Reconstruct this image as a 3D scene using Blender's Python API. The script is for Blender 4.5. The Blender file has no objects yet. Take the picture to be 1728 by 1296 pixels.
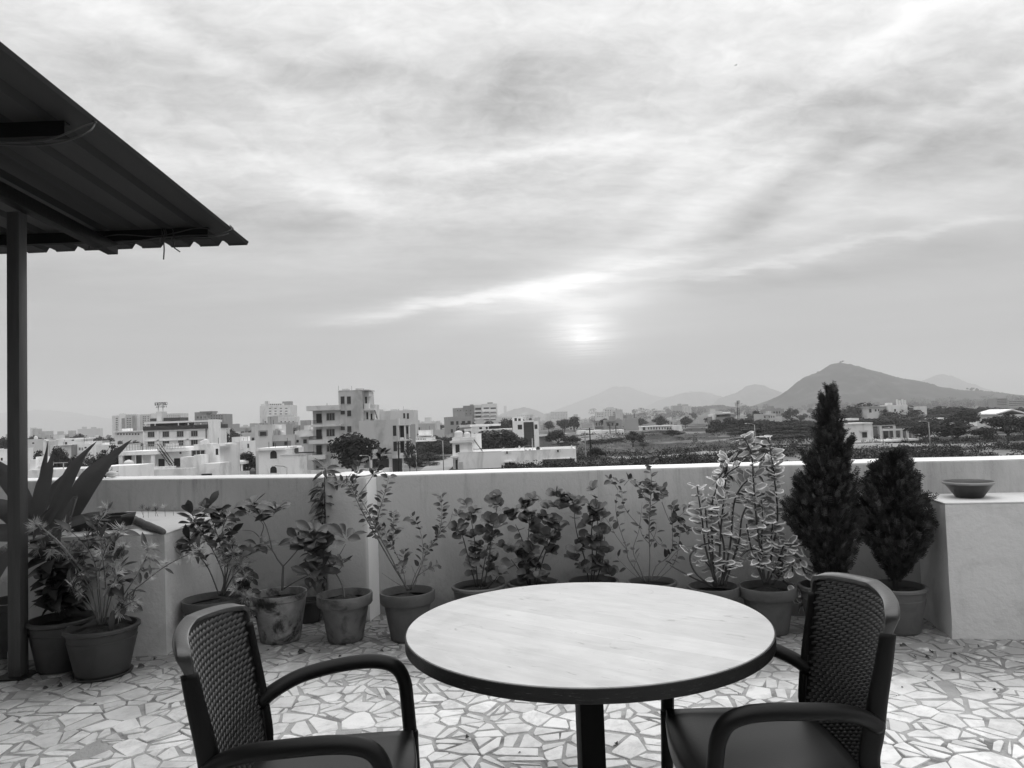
import bpy, bmesh, math, random
from mathutils import Vector, Matrix, noise as mn
random.seed(7)
SC = bpy.context.scene
COL = SC.collection
rad = math.radians

# ------------------------------------------------------------------ camera
PITCH, ROLL, FPX = rad(2.85), rad(2.13), 1232.0
_cp, _sp, _cr, _sr = math.cos(PITCH), math.sin(PITCH), math.cos(ROLL), math.sin(ROLL)
CR = Vector((_cr, _sr*_sp, -_sr*_cp)); CU = Vector((_sr, -_cr*_sp, _cr*_cp)); CF = Vector((0, _cp, _sp))
EYE = Vector((0, 0, 1.45))
cd = bpy.data.cameras.new('camera'); cam = bpy.data.objects.new('camera', cd); COL.objects.link(cam)
cam.matrix_world = Matrix(((CR.x, CU.x, -CF.x, EYE.x), (CR.y, CU.y, -CF.y, EYE.y), (CR.z, CU.z, -CF.z, EYE.z), (0, 0, 0, 1)))
cd.sensor_width = 36; cd.lens = FPX/1728*36; cd.clip_start = .05; cd.clip_end = 30000
SC.camera = cam

def ray(x, y): return CF*FPX + CR*(x-864) + CU*(648-y)
def PZ(x, y, z):                       # the point seen at (x, y) that lies at height z
    d = ray(x, y); return EYE + d*((z-1.45)/d.z)
def PY(x, y, Y):                       # the point seen at (x, y) that lies at depth Y
    d = ray(x, y); return EYE + d*(Y/d.y)
def HZ(x): return 709.4 - (x-864)*.0372

# ------------------------------------------------------------------ colour management
SC.view_settings.view_transform = 'Standard'; SC.view_settings.look = 'None'
SC.view_settings.exposure = .08; SC.view_settings.gamma = 1; SC.view_settings.use_curve_mapping = False

SC.cycles.volume_bounces = 3; SC.cycles.max_bounces = 8

# ------------------------------------------------------------------ node expression helper
class X:
    def __init__(s, nt, sock): s.nt, s.s = nt, sock
    def _m(s, op, o=None, o2=None, rev=False):
        n = s.nt.nodes.new('ShaderNodeMath'); n.operation = op
        a = [s, o, o2] if not rev else [o, s, o2]
        for i, v in enumerate(a):
            if v is None: continue
            if isinstance(v, X): s.nt.links.new(v.s, n.inputs[i])
            else: n.inputs[i].default_value = v
        return X(s.nt, n.outputs[0])
    def __add__(s, o): return s._m('ADD', o)
    __radd__ = __add__
    def __sub__(s, o): return s._m('SUBTRACT', o)
    def __rsub__(s, o): return s._m('SUBTRACT', o, rev=True)
    def __mul__(s, o): return s._m('MULTIPLY', o)
    __rmul__ = __mul__
    def __truediv__(s, o): return s._m('DIVIDE', o)
    def pw(s, o): return s._m('POWER', o)
    def exp(s): return s._m('EXPONENT')
    def mx(s, o): return s._m('MAXIMUM', o)
    def mi(s, o): return s._m('MINIMUM', o)
    def rng(s, a, b, c=0., d=1., smooth=False):
        n = s.nt.nodes.new('ShaderNodeMapRange')
        if smooth: n.interpolation_type = 'SMOOTHSTEP'
        s.nt.links.new(s.s, n.inputs[0])
        for i, v in enumerate((a, b, c, d)): n.inputs[i+1].default_value = v
        return X(s.nt, n.outputs[0])
def comb(nt, a, b, c):
    n = nt.nodes.new('ShaderNodeCombineXYZ')
    for i, v in enumerate((a, b, c)):
        if isinstance(v, X): nt.links.new(v.s, n.inputs[i])
        else: n.inputs[i].default_value = v
    return n.outputs[0]
def noise_tex(nt, vec, scale, detail=4, rough=.55, dist=0.):
    n = nt.nodes.new('ShaderNodeTexNoise'); n.inputs['Scale'].default_value = scale
    n.inputs['Detail'].default_value = detail; n.inputs['Roughness'].default_value = rough
    n.inputs['Distortion'].default_value = dist
    if vec is not None: nt.links.new(vec, n.inputs['Vector'])
    return X(nt, n.outputs[0])

# ------------------------------------------------------------------ world: overcast evening sky
SUNDIR = ray(985, 572).normalized()
SUN_EL = math.asin(SUNDIR.z); SUN_AZ = math.atan2(SUNDIR.x, SUNDIR.y)
W = bpy.data.worlds.new('World'); SC.world = W; W.use_nodes = True
nt = W.node_tree; nt.nodes.clear()
sky = nt.nodes.new('ShaderNodeTexSky'); sky.sky_type = 'NISHITA'; sky.sun_disc = False
sky.sun_elevation = SUN_EL; sky.sun_rotation = SUN_AZ; sky.dust_density = 3; sky.air_density = 1
bw = nt.nodes.new('ShaderNodeRGBToBW'); nt.links.new(sky.outputs[0], bw.inputs[0]); NI = X(nt, bw.outputs[0])
tc = nt.nodes.new('ShaderNodeTexCoord'); sep = nt.nodes.new('ShaderNodeSeparateXYZ'); nt.links.new(tc.outputs['Generated'], sep.inputs[0])
dx, dy, dz = [X(nt, sep.outputs[i]) for i in range(3)]
AZ = dx._m('ARCTAN2', dy); EL = dz._m('ARCSINE')
zz = dz.mx(0.) + .16
pu, pv = dx/zz, dy/zz
wv = comb(nt, pu*.6, pv*.6, 0.)
w1 = noise_tex(nt, wv, 1.3, 5, .6) - .5
w2 = noise_tex(nt, comb(nt, pu*.6+7.3, pv*.6+2.1, 3.), 1.3, 5, .6) - .5
wup = EL.rng(.02, .25, .25, 1.)
w3 = noise_tex(nt, comb(nt, pu*1.5+3., pv*3., 8.), 3.2, 6, .62) - .5
azw = AZ + w1*.16*wup + w3*.05; elw = EL + (w2*.085 + w3*.045)*wup
# (px, py, half length px, half width px, slope in degrees up to the right, amount)
FEAT = [(1100,395,340,26,21,.20),(1330,330,200,34,33,-.13),(900,262,210,13,4,.17),(760,300,190,30,3,-.07),
 (960,470,300,13,7,.30),(700,518,120,12,10,.26),(1300,438,380,8,3,.17),(985,545,50,24,0,.22),(985,505,130,16,0,.24),
 (1480,250,190,22,33,.13),(1260,120,110,50,10,.10),(1500,60,190,24,24,.14),(875,150,95,60,10,-.16),(400,130,230,34,-16,.12),
 (250,40,120,22,-12,.06),(520,320,120,26,-14,.13),(600,350,60,26,-50,.09),(720,170,110,22,0,.06),(330,30,90,30,0,-.09),
 (1640,120,130,40,28,-.13),(1250,480,330,20,2,-.07),(860,570,200,12,1,-.035),(1130,300,200,20,28,.10),(1250,205,220,9,10,.08),
 (1640,170,120,14,14,.11),(1100,560,160,9,2,.02),(450,440,260,18,3,.03),(560,250,120,30,-20,.03),(1620,330,220,22,8,.06),(1550,270,160,18,6,-.07)]
def azel(x, y):
    d = ray(x, y).normalized(); return math.atan2(d.x, d.y), math.asin(d.z)
L = EL.rng(-.02, .10, .335, .42) + EL.rng(.08, .45, 0., .34) + EL.rng(.46, 1.35, 0., 1.75)
L = L + AZ.rng(-.6, .1, -.05, .0)
FS = None
for px, py, a, b, s, amp in FEAT:
    az0, el0 = azel(px, py); c, sn = math.cos(rad(s)), math.sin(rad(s)); a /= 1232*1.08; b /= 1232*1.0
    e1, e2 = azw-az0, elw-el0
    r = ((e1*c+e2*sn)*(1/a)).pw(2.) if False else None
    q1 = (e1*(c/a)+e2*(sn/a)); q2 = (e2*(c/b)-e1*(sn/b))
    fe = (q1*q1+q2*q2).__mul__(-.9).exp()*(amp*1.45); FS = fe if FS is None else FS + fe
cl = noise_tex(nt, comb(nt, pu*.55+pv*.2+w1*.5, pv*1.25-pu*.25, 1.7), 1.9, 7, .58) - .5
cl2 = noise_tex(nt, comb(nt, pu*1.2+pv*.4, pv*2.4-pu*.5, 5.), 2.6, 8, .62, .6) - .5
cl3 = noise_tex(nt, comb(nt, pu*.8, pv*.8, 9.), 5.5, 7, .62, .4) - .5
tex = noise_tex(nt, comb(nt, pu*1.1+pv*.5, pv*3.4-pu*.9, 11.), 2.3, 7, .62, .3).rng(.30, .68, .55, 1.35)
L = L + FS*tex
fade = EL.rng(.09, .34, 0., 1., True)
cl4 = noise_tex(nt, comb(nt, pu*1.5+w1*.6, pv*1.9+w2*.6, 12.), 9., 8, .66, .5) - .5
L = L + cl*1.1*fade + cl2*.30*fade + cl4*.42*EL.rng(.16, .36, 0., 1., True) + cl3*.26*EL.rng(.12, .34, 0., 1., True)
st = noise_tex(nt, comb(nt, AZ*1.6, EL*26., 2.), 2.2, 5, .55) - .5
L = L + st*.10*EL.rng(.03, .10, 0., 1., True)*EL.rng(.32, .2, 0., 1.)
# the veiled sun
sa = (AZ-SUN_AZ); se = (EL-SUN_EL)
bands = noise_tex(nt, comb(nt, AZ*7., EL*170., 6.), 1.6, 4, .65).rng(.40, .62, .45, 1.)
L = L + (sa*sa*520.+se*se*1500.).__mul__(-1.).exp()*.80*bands + (sa*sa*5000.+se*se*9000.).__mul__(-1.).exp()*.55*bands
L = L + (sa*sa*50.+(se-.035)*(se-.035)*380.).__mul__(-1.).exp()*.26
L = L.mx(.30).mi(2.6)
# the overcast above the frame is brightened to light terrace and town; below the horizon it is ground haze
L = L*EL.rng(-.5, -.02, .5, 1.)
tot = (NI*.05).mi(.5) + L*9.9
bgc = nt.nodes.new('ShaderNodeCombineColor')
for i in range(3): nt.links.new(tot.s, bgc.inputs[i])
bg = nt.nodes.new('ShaderNodeBackground'); bg.inputs[1].default_value = .1
nt.links.new(bgc.outputs[0], bg.inputs[0])
wo = nt.nodes.new('ShaderNodeOutputWorld'); nt.links.new(bg.outputs[0], wo.inputs[0])

sl = bpy.data.lights.new('sun', 'SUN'); sl.energy = .5; sl.angle = rad(35); sl.color = (1, 1, 1)
so = bpy.data.objects.new('sun', sl); COL.objects.link(so)
so.rotation_euler = (-SUNDIR).to_track_quat('-Z', 'Y').to_euler()

# ------------------------------------------------------------------ materials (the photograph is black and white: greys)
MATS = {}
def mat(name, v, rough=.7, var=0., scale=3., bump=0., bscale=30., spec=.5, rnd=0., stain=0., sscale=1.2, stretch=(1, 1, 1), coat=0., detail=5):
    if name in MATS: return MATS[name]
    m = bpy.data.materials.new(name); m.use_nodes = True; t = m.node_tree; p = t.nodes['Principled BSDF']
    p.inputs['Roughness'].default_value = rough; p.inputs['Specular IOR Level'].default_value = spec
    p.inputs['Coat Weight'].default_value = coat
    p.inputs['Base Color'].default_value = (v, v, v, 1)
    co = t.nodes.new('ShaderNodeTexCoord'); mp = t.nodes.new('ShaderNodeMapping'); t.links.new(co.outputs['Object'], mp.inputs[0])
    mp.inputs['Scale'].default_value = stretch
    val = None
    if var: val = (noise_tex(t, mp.outputs[0], scale, detail, .6)-.5)*(2*var)+1.
    if stain:
        s = noise_tex(t, mp.outputs[0], sscale, 6, .65, .5).rng(.48, .66, 0., 1., True)
        s = s*(-stain)+1.; val = s if val is None else val*s
    if rnd:
        oi = t.nodes.new('ShaderNodeObjectInfo'); r = (X(t, oi.outputs['Random'])-.5)*(2*rnd)+1.
        val = r if val is None else val*r
    if val is not None:
        val = (val*v).mx(.005).mi(.92); cc = t.nodes.new('ShaderNodeCombineColor')
        for i in range(3): t.links.new(val.s, cc.inputs[i])
        t.links.new(cc.outputs[0], p.inputs['Base Color'])
    if bump:
        b = t.nodes.new('ShaderNodeBump'); b.inputs['Strength'].default_value = bump; b.inputs['Distance'].default_value = .01
        h = noise_tex(t, mp.outputs[0], bscale, 6, .6); t.links.new(h.s, b.inputs['Height']); t.links.new(b.outputs[0], p.inputs['Normal'])
    MATS[name] = m; return m

# ------------------------------------------------------------------ mesh builder
class MB:
    def __init__(s): s.v, s.f, s.m = [], [], []
    def poly(s, pts, m=0):
        n = len(s.v); s.v += [tuple(p) for p in pts]; s.f.append(tuple(range(n, n+len(pts)))); s.m.append(m)
    def box(s, x0, x1, y0, y1, z0, z1, m=0):
        n = len(s.v); s.v += [(x, y, z) for z in (z0, z1) for y in (y0, y1) for x in (x0, x1)]
        for q in ((0,2,3,1),(4,5,7,6),(0,1,5,4),(2,6,7,3),(0,4,6,2),(1,3,7,5)): s.f.append(tuple(n+i for i in q)); s.m.append(m)
        return s
    def prism(s, pts, z0, z1, m=0):          # vertical prism over a plan polygon (counter-clockwise)
        n = len(s.v); k = len(pts)
        s.v += [(p[0], p[1], z0) for p in pts]+[(p[0], p[1], z1) for p in pts]
        s.f.append(tuple(range(n+k-1, n-1, -1))); s.f.append(tuple(range(n+k, n+2*k))); s.m += [m, m]
        for i in range(k): j = (i+1) % k; s.f.append((n+i, n+j, n+k+j, n+k+i)); s.m.append(m)
        return s
    def tube(s, path, r, seg=8, m=0, cap=True, b=None, up=None):
        path = [Vector(p) for p in path]; N = len(path)
        rr = r if isinstance(r, (list, tuple)) else [r]*N
        bb = (b if isinstance(b, (list, tuple)) else [b]*N) if b is not None else rr
        base = len(s.v); prev = None
        for i, p in enumerate(path):
            t = (path[min(i+1, N-1)]-path[max(i-1, 0)]).normalized()
            if up is not None: u = Vector(up)
            else: u = prev if prev is not None else (Vector((0, 0, 1)) if abs(t.z) < .9 else Vector((0, 1, 0)))
            u = (u-t*u.dot(t))
            if u.length < 1e-5: u = prev or Vector((1, 0, 0)); u = u-t*u.dot(t)
            u.normalize(); prev = u; w = t.cross(u)
            for k in range(seg):
                a = 2*math.pi*k/seg; q = p+w*(rr[i]*math.cos(a))+u*(bb[i]*math.sin(a)); s.v.append(tuple(q))
        for i in range(N-1):
            for k in range(seg):
                a = base+i*seg+k; c = base+i*seg+(k+1) % seg
                s.f.append((a, c, c+seg, a+seg)); s.m.append(m)
        if cap:
            s.f.append(tuple(base+k for k in range(seg-1, -1, -1))); s.f.append(tuple(base+(N-1)*seg+k for k in range(seg))); s.m += [m, m]
        return s
    def lathe(s, prof, seg=40, c=(0, 0, 0), m=0, jit=None):
        base = len(s.v); N = len(prof)
        for r, z in prof:
            for k in range(seg):
                a = 2*math.pi*k/seg; j = jit(a, z) if jit else 1
                s.v.append((c[0]+r*j*math.cos(a), c[1]+r*j*math.sin(a), c[2]+z))
        for i in range(N-1):
            for k in range(seg):
                a = base+i*seg+k; d = base+i*seg+(k+1) % seg
                s.f.append((a, d, d+seg, a+seg)); s.m.append(m)
        return s
    def mesh(s, name, mats, smooth=False):
        me = bpy.data.meshes.new(name); me.from_pydata(s.v, [], s.f); 
        for mm in (mats if isinstance(mats, (list, tuple)) else [mats]): me.materials.append(mm)
        if any(s.m): me.polygons.foreach_set('material_index', s.m)
        if smooth: me.polygons.foreach_set('use_smooth', [True]*len(s.f))
        me.update(); return me
    def build(s, name, mats, parent=None, smooth=False, bevel=0., seg=2, auto=False):
        o = bpy.data.objects.new(name, s.mesh(name, mats, smooth)); COL.objects.link(o)
        if parent is not None: o.parent = parent
        if bevel:
            bm = bmesh.new(); bm.from_mesh(o.data); bmesh.ops.bevel(bm, geom=bm.edges[:]+bm.verts[:], offset=bevel, segments=seg, affect='EDGES', profile=.5, clamp_overlap=True)
            bm.to_mesh(o.data); bm.free(); o.data.polygons.foreach_set('use_smooth', [True]*len(o.data.polygons))
            o.data.set_sharp_from_angle(angle=rad(35))
        elif auto: o.data.set_sharp_from_angle(angle=rad(35))
        return o
def inst(name, me, parent=None, loc=(0,0,0), M=None):
    o = bpy.data.objects.new(name, me); COL.objects.link(o)
    if parent is not None: o.parent = parent
    if M is not None: o.matrix_local = M
    else: o.location = loc
    return o
def thing(name, label, cat, loc=(0,0,0), rz=0, group=None):
    o = bpy.data.objects.new(name, None); COL.objects.link(o); o.location = loc; o.rotation_euler = (0, 0, rz)
    o.empty_display_size = .1
    return tag(o, label, cat, group)
def tag(o, label=None, cat=None, group=None, kind=None):
    if label: o['label'] = label
    if cat: o['category'] = cat
    if group: o['group'] = group
    if kind: o['kind'] = kind
    return o
def loc_of(p, root): return Vector(p)-root.location      # for unrotated roots

# ------------------------------------------------------------------ shared materials
M_ground = mat('ground_soil', .09, .95, .5, .02, stain=.5, sscale=.01)
M_render = mat('painted_plaster', .42, .6, .12, 1.3, .3, 60, stain=.16, sscale=2.2, stretch=(1, 1, .45))
M_ped = mat('pedestal_plaster', .57, .7, .10, 3., .55, 28, stain=.16, sscale=3.)
M_coping = mat('skylit_coping', .87, .35, .08, 6., .15, 60)  # near-white base paints in the sky light on the wall tops
M_steel = mat('dark_steel', .009, .6, .3, 6, .2, 40, spec=.2)
M_sheet = mat('roof_sheet', .030, .55, .25, 2.2, .1, 20, stretch=(6, .5, 1))
M_post = mat('painted_post', .06, .55, .5, 9, .25, 60, stretch=(3, 3, .25))
M_wire = mat('wire', .05, .5)
M_leafD = mat('leaf_dark', .038, .45, .25, 30, spec=.5, rnd=.35)
M_leafM = mat('leaf_mid', .07, .42, .25, 30, spec=.5, rnd=.35)
M_leafL = mat('leaf_light', .50, .5, .2, 30, rnd=.3)
M_cream = mat('leaf_cream', .60, .5, .3, 40, rnd=.2)
M_stem = mat('stem_bark', .13, .8, .3, 60)
M_stemD = mat('stem_dark', .05, .7, .3, 60)
M_soil = mat('potting_soil', .028, 1., .7, 60, .9, 90)
M_terra = mat('terracotta', .085, .75, .18, 9, .2, 50, stain=.2, sscale=7)
M_plast = mat('plastic_pot', .045, .5, .12, 6, stain=.2, sscale=9)
M_black = mat('black_resin', .004, .45, .1, 10, .04, 120, spec=.16)
M_glass = mat('window_glass', .02, .15, spec=.6)
M_dark = mat('dark_opening', .018, .9)
M_bark = mat('tree_bark', .06, .9, .3, 3)
M_crown = mat('tree_foliage', .008, .7, .4, .35, rnd=.3, spec=.3)
M_crown2 = mat('dry_tree_foliage', .035, .7, .4, .35, rnd=.3, spec=.3)
BW_ = {}
def bmat(v, st=.18):
    k = (round(v, 2), st)
    if k not in BW_: BW_[k] = mat('house_plaster_%d_%d' % (round(v*100), round(st*100)), min(.86, v*1.6 if v > .28 else v*1.1), .85, .10, .5, 0, stain=st, sscale=.35, stretch=(1, 1, .35))
    return BW_[k]

# ================================================================== SETTING
GZ = -8.0
def grid_mesh(xs, ys, fz, name, m, smooth=True):
    b = MB(); nx = len(xs)
    for y in ys:
        for x in xs: b.v.append((x, y, fz(x, y)))
    for j in range(len(ys)-1):
        for i in range(nx-1): a = j*nx+i; b.f.append((a, a+1, a+nx+1, a+nx)); b.m.append(0)
    return b.build(name, m, smooth=smooth)
def geo(a, b, n): return [a*(b/a)**(i/(n-1)) for i in range(n)]
# ground: one sheet out to the horizon, uneven in the open field
def meadow_h(x, y):
    # open field right of the white bungalow
    k = max(0., min(1., (x-8)/25))*max(0., min(1., (y-105)/30))*max(0., min(1., (520-y)/90))*max(0., min(1., (.36*y+40-x)/30))
    h = mn.noise(Vector((x*.018, y*.022, 1)))*2.4+mn.noise(Vector((x*.06, y*.07, 4)))*1.0+mn.noise(Vector((x*.2, y*.2, 7)))*.35
    return GZ+k*(h+.6)
xs = [-9700, -4500, -2000, -1200, -600, -300, -150, -80, -40, -10]+[i*3.2 for i in range(0, 62)]+[220, 300, 500, 900, 1500, 2500, 4600, 9700]
ys = [-900, -300, -60, 6.3, 30, 60]+[90+i*3.5 for i in range(0, 70)]+[350, 375, 400, 430, 470, 520, 600, 800, 1200, 2000, 3500, 6500, 11700]
gm = bpy.data.materials.new('field_ground'); gm.use_nodes = True; t = gm.node_tree; p = t.nodes['Principled BSDF']; p.inputs['Roughness'].default_value = 1; p.inputs['Specular IOR Level'].default_value = .1
co = t.nodes.new('ShaderNodeTexCoord'); mp = t.nodes.new('ShaderNodeMapping'); t.links.new(co.outputs['Object'], mp.inputs[0])
a = noise_tex(t, mp.outputs[0], .035, 6, .6, .8); b_ = noise_tex(t, mp.outputs[0], .5, 5, .65); c_ = noise_tex(t, mp.outputs[0], 3., 4, .6)
v = a.rng(.44, .60, .04, .22, True)*(b_*1.1+.45)*(c_*.6+.7)
cc = t.nodes.new('ShaderNodeCombineColor'); [t.links.new(v.s, cc.inputs[i]) for i in range(3)]; t.links.new(cc.outputs[0], p.inputs['Base Color'])
g = grid_mesh(xs, ys, meadow_h, 'ground', gm); tag(g, 'dry open field and earth below the terrace, running out to the hills', kind='structure')

# hills
M_hill = mat('hill_scrub', .030, 1., .8, .025, stain=-1.4, sscale=.012, spec=.1)
def ridge(label, outline, Y, width, m, rough=6., n=160, name='hill', front=1.0):
    pts = [PY(x, y, Y) for x, y in outline]
    xs_ = [p.x for p in pts]; zs = [p.z for p in pts]
    def crest(x):
        for i in range(len(xs_)-1):
            if xs_[i] <= x <= xs_[i+1]:
                k = (x-xs_[i])/(xs_[i+1]-xs_[i]); return zs[i]+(zs[i+1]-zs[i])*k
        return GZ
    X0, X1 = xs_[0], xs_[-1]; b = MB(); rows = [-1, -.85, -.7, -.56, -.44, -.33, -.23, -.14, -.07, -.02, 0, .05, .2, .5, 1]
    for r in rows:
        for i in range(n+1):
            x = X0+(X1-X0)*i/n; h = crest(x)-GZ
            hh = h*(1-abs(r)**.85)
            q = Vector((x*3./width, r*3., Y*.001))
            hh += (mn.noise(q*1.3)*.5+mn.noise(q*4)*.22+mn.noise(q*11)*.09)*h*.55*min(1, abs(r)*4)*(1-abs(r)) if r else mn.noise(Vector((x/rough*.9, 0, Y)))*rough*.22+mn.noise(Vector((x/rough*3., 5, Y)))*rough*.22
            b.v.append((x, Y+r*width*(front if r < 0 else 1)+mn.noise(q*2)*width*.1, GZ-3+hh+3*(1-abs(r))))
    for j in range(len(rows)-1):
        for i in range(n): a = j*(n+1)+i; b.f.append((a, a+1, a+n+2, a+n+1)); b.m.append(0)
    o = b.build(name, m, smooth=True); tag(o, label, kind='structure'); return o
ridge('big scrub covered hill rising to a peak behind the cypress', [(1225,703),(1252,692),(1285,682),(1310,668),(1340,648),(1360,635),(1385,626),(1410,613),(1424,611),(1450,618),(1480,628),(1510,636),(1545,645),(1580,652),(1620,657),(1680,662),(1728,667),(1800,672),(1900,682),(2000,690)], 2800, 560, M_hill, 13., 420)
ridge('hazy pointed hill left of the big hill', [(1180,696),(1215,672),(1240,663),(1262,651),(1275,648),(1290,650),(1305,657),(1340,668),(1400,690)], 6750, 780, M_hill, 30)
ridge('faint hill peak right of the big hill', [(1500,690),(1555,643),(1575,634),(1588,631),(1605,635),(1630,646),(1680,662),(1740,676)], 7800, 840, M_hill, 30)
ridge('very faint long range beyond the far town', [(900,706),(980,676),(1010,664),(1035,652),(1060,653),(1090,664),(1120,671),(1165,660),(1200,663),(1260,690)], 10300, 1000, M_hill, 45)
ridge('low faint ridge in front of the far range', [(1060,702),(1110,676),(1150,664),(1180,661),(1215,668),(1260,684),(1300,698)], 8400, 840, M_hill, 36)
ridge('small round hazy hill behind the apartments', [(800,714),(840,701),(868,690),(885,687),(905,692),(935,706),(960,712)], 6400, 540, M_hill, 24)
ridge('very faint hills on the far left', [(-130,735),(-100,715),(0,698),(60,691),(110,694),(160,702),(240,716),(330,728)], 9700, 1000, M_hill, 45)
ridge('pale wooded rise with houses behind the far town', [(980,712),(1040,703),(1100,694),(1150,689),(1190,685),(1215,683),(1260,690),(1330,700),(1480,706)], 2300, 240, M_hill, 9, 240, front=.8)

# haze box: even thin air round everything on the ground
hz = MB().box(-9900, 9900, -950, 11800, -14, 500).build('haze', []); tag(hz, 'thin even evening haze over the town', kind='stuff')
hm = bpy.data.materials.new('haze_air'); hm.use_nodes = True; t = hm.node_tree; t.nodes.clear()
vp = t.nodes.new('ShaderNodeVolumePrincipled'); vp.inputs['Color'].default_value = (.88, .88, .88, 1); vp.inputs['Density'].default_value = .00022
vp.inputs['Anisotropy'].default_value = .0
mo = t.nodes.new('ShaderNodeOutputMaterial'); t.links.new(vp.outputs[0], mo.inputs['Volume']); hz.data.materials.append(hm)

# ------------------------------------------------------------------ terrace
WR0 = Vector((-1.09, 5.70)); WRd = Vector((1, -.158)).normalized()          # right stretch of the parapet
WL0 = Vector((-1.45, 5.72)); WLd = Vector((-1, .335)).normalized()          # left stretch
def wall_y(x): return 5.70-.158*(x+1.09) if x > -1.3 else 5.72+.335*(-1.45-x)
fl = MB(); far = [(-7.5, wall_y(-7.5)+.1), (-7.5, -6), (6.5, -6), (6.5, wall_y(6.5)+.1), (-1.3, wall_y(-1.29)+.1)]
fl.prism([(x, y) for x, y in far], GZ-1, 0.)
M_mortar = mat('grey_mortar', .38, .9, .4, 9, .6, 70, stain=.6, sscale=4.)
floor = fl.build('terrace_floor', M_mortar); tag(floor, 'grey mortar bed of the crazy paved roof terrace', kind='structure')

def clip(poly, n, d):                      # keep the side n.p <= d
    out = []
    for i in range(len(poly)):
        a, b = poly[i], poly[(i+1) % len(poly)]; da, db = a[0]*n[0]+a[1]*n[1]-d, b[0]*n[0]+b[1]*n[1]-d
        if da <= 0: out.append(a)
        if (da < 0 < db) or (db < 0 < da): k = da/(da-db); out.append((a[0]+(b[0]-a[0])*k, a[1]+(b[1]-a[1])*k))
    return out
def area(p): return .5*abs(sum(p[i][0]*p[(i+1) % len(p)][1]-p[(i+1) % len(p)][0]*p[i][1] for i in range(len(p))))
def paving():
    R = random.Random(11); S = .116; x0, x1, y0, y1 = -4.6, 4.6, -1.2, 7.2
    nx, ny = int((x1-x0)/S), int((y1-y0)/S)
    P = [[(x0+(i+.5+R.uniform(-.46, .46))*S, y0+(j+.5+R.uniform(-.46, .46))*S) for i in range(nx)] for j in range(ny)]
    out = []; P = [[q if R.random() > .16 else None for q in row] for row in P]
    for j in range(ny):
        for i in range(nx):
            c = P[j][i]
            if c is None: continue
            poly = [(c[0]-.4, c[1]-.4), (c[0]+.4, c[1]-.4), (c[0]+.4, c[1]+.4), (c[0]-.4, c[1]+.4)]
            for dj in range(-2, 3):
                for di in range(-2, 3):
                    if (di or dj) and 0 <= i+di < nx and 0 <= j+dj < ny and P[j+dj][i+di]:
                        q = P[j+dj][i+di]; n = (q[0]-c[0], q[1]-c[1]); l = math.hypot(*n); n = (n[0]/l, n[1]/l)
                        poly = clip(poly, n, (q[0]*q[0]+q[1]*q[1]-c[0]*c[0]-c[1]*c[1])/2/l)
            if len(poly) < 3: continue
            parts = [poly]
            for _ in range(R.choice((0, 0, 1, 1, 1, 2))):
                k = max(range(len(parts)), key=lambda z: area(parts[z])); q = parts.pop(k)
                cx = sum(a[0] for a in q)/len(q); cy = sum(a[1] for a in q)/len(q); an = R.uniform(0, math.pi); n = (math.cos(an), math.sin(an))
                d = cx*n[0]+cy*n[1]+R.uniform(-.015, .015)
                parts += [clip(q, n, d), clip(q, (-n[0], -n[1]), -d)]
            for q in parts:
                if len(q) < 3 or area(q) < .0009: continue
                # inset every edge by its own joint width
                o_ = q; cx = sum(a[0] for a in q)/len(q); cy = sum(a[1] for a in q)/len(q)
                for k in range(len(q)):
                    a, b = q[k], q[(k+1) % len(q)]; n = (b[1]-a[1], -(b[0]-a[0])); l = math.hypot(*n)
                    if l < 1e-4: continue
                    n = (n[0]/l, n[1]/l); d = a[0]*n[0]+a[1]*n[1]
                    if cx*n[0]+cy*n[1] > d: n = (-n[0], -n[1]); d = -d
                    o_ = clip(o_, n, d-R.choice((.0028, .0042, .006, .009, .014)))
                    if len(o_) < 3: break
                if len(o_) >= 3 and area(o_) > .0008 and R.random() > .012:
                    # knock a few sharp corners off
                    for _ in range(R.choice((0, 1, 1, 2, 3))):
                        a = R.uniform(0, 6.28); n = (math.cos(a), math.sin(a)); e = max(pt[0]*n[0]+pt[1]*n[1] for pt in o_); o_ = clip(o_, n, e-R.uniform(.003, .016))
                    if len(o_) >= 3:
                        an = R.uniform(-.11, .11); ca, sa_ = math.cos(an), math.sin(an); cx = sum(a[0] for a in o_)/len(o_); cy = sum(a[1] for a in o_)/len(o_); out.append([(cx+(a[0]-cx)*ca-(a[1]-cy)*sa_, cy+(a[0]-cx)*sa_+(a[1]-cy)*ca) for a in o_])
    return out
def soiled_shaded(m, v, amt):  # darkens towards the wall: dirt with contact shade painted in
    t = m.node_tree; p = t.nodes['Principled BSDF']; src = p.inputs['Base Color'].links[0].from_socket
    ge = t.nodes.new('ShaderNodeNewGeometry'); sp_ = t.nodes.new('ShaderNodeSeparateXYZ'); t.links.new(ge.outputs['Position'], sp_.inputs[0]); gx, gy = X(t, sp_.outputs[0]), X(t, sp_.outputs[1])
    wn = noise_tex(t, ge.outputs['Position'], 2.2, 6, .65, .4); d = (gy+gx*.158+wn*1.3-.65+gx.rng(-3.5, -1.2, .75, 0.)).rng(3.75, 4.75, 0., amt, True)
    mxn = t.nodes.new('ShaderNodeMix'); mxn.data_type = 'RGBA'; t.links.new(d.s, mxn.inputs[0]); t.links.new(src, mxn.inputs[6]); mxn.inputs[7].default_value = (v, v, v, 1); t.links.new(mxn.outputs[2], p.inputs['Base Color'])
soiled_shaded(M_mortar, .12, .85)
M_stone = mat('marble_chip', .80, .42, .09, 14, .12, 90, rnd=.15, stain=.16, sscale=9.)
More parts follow.
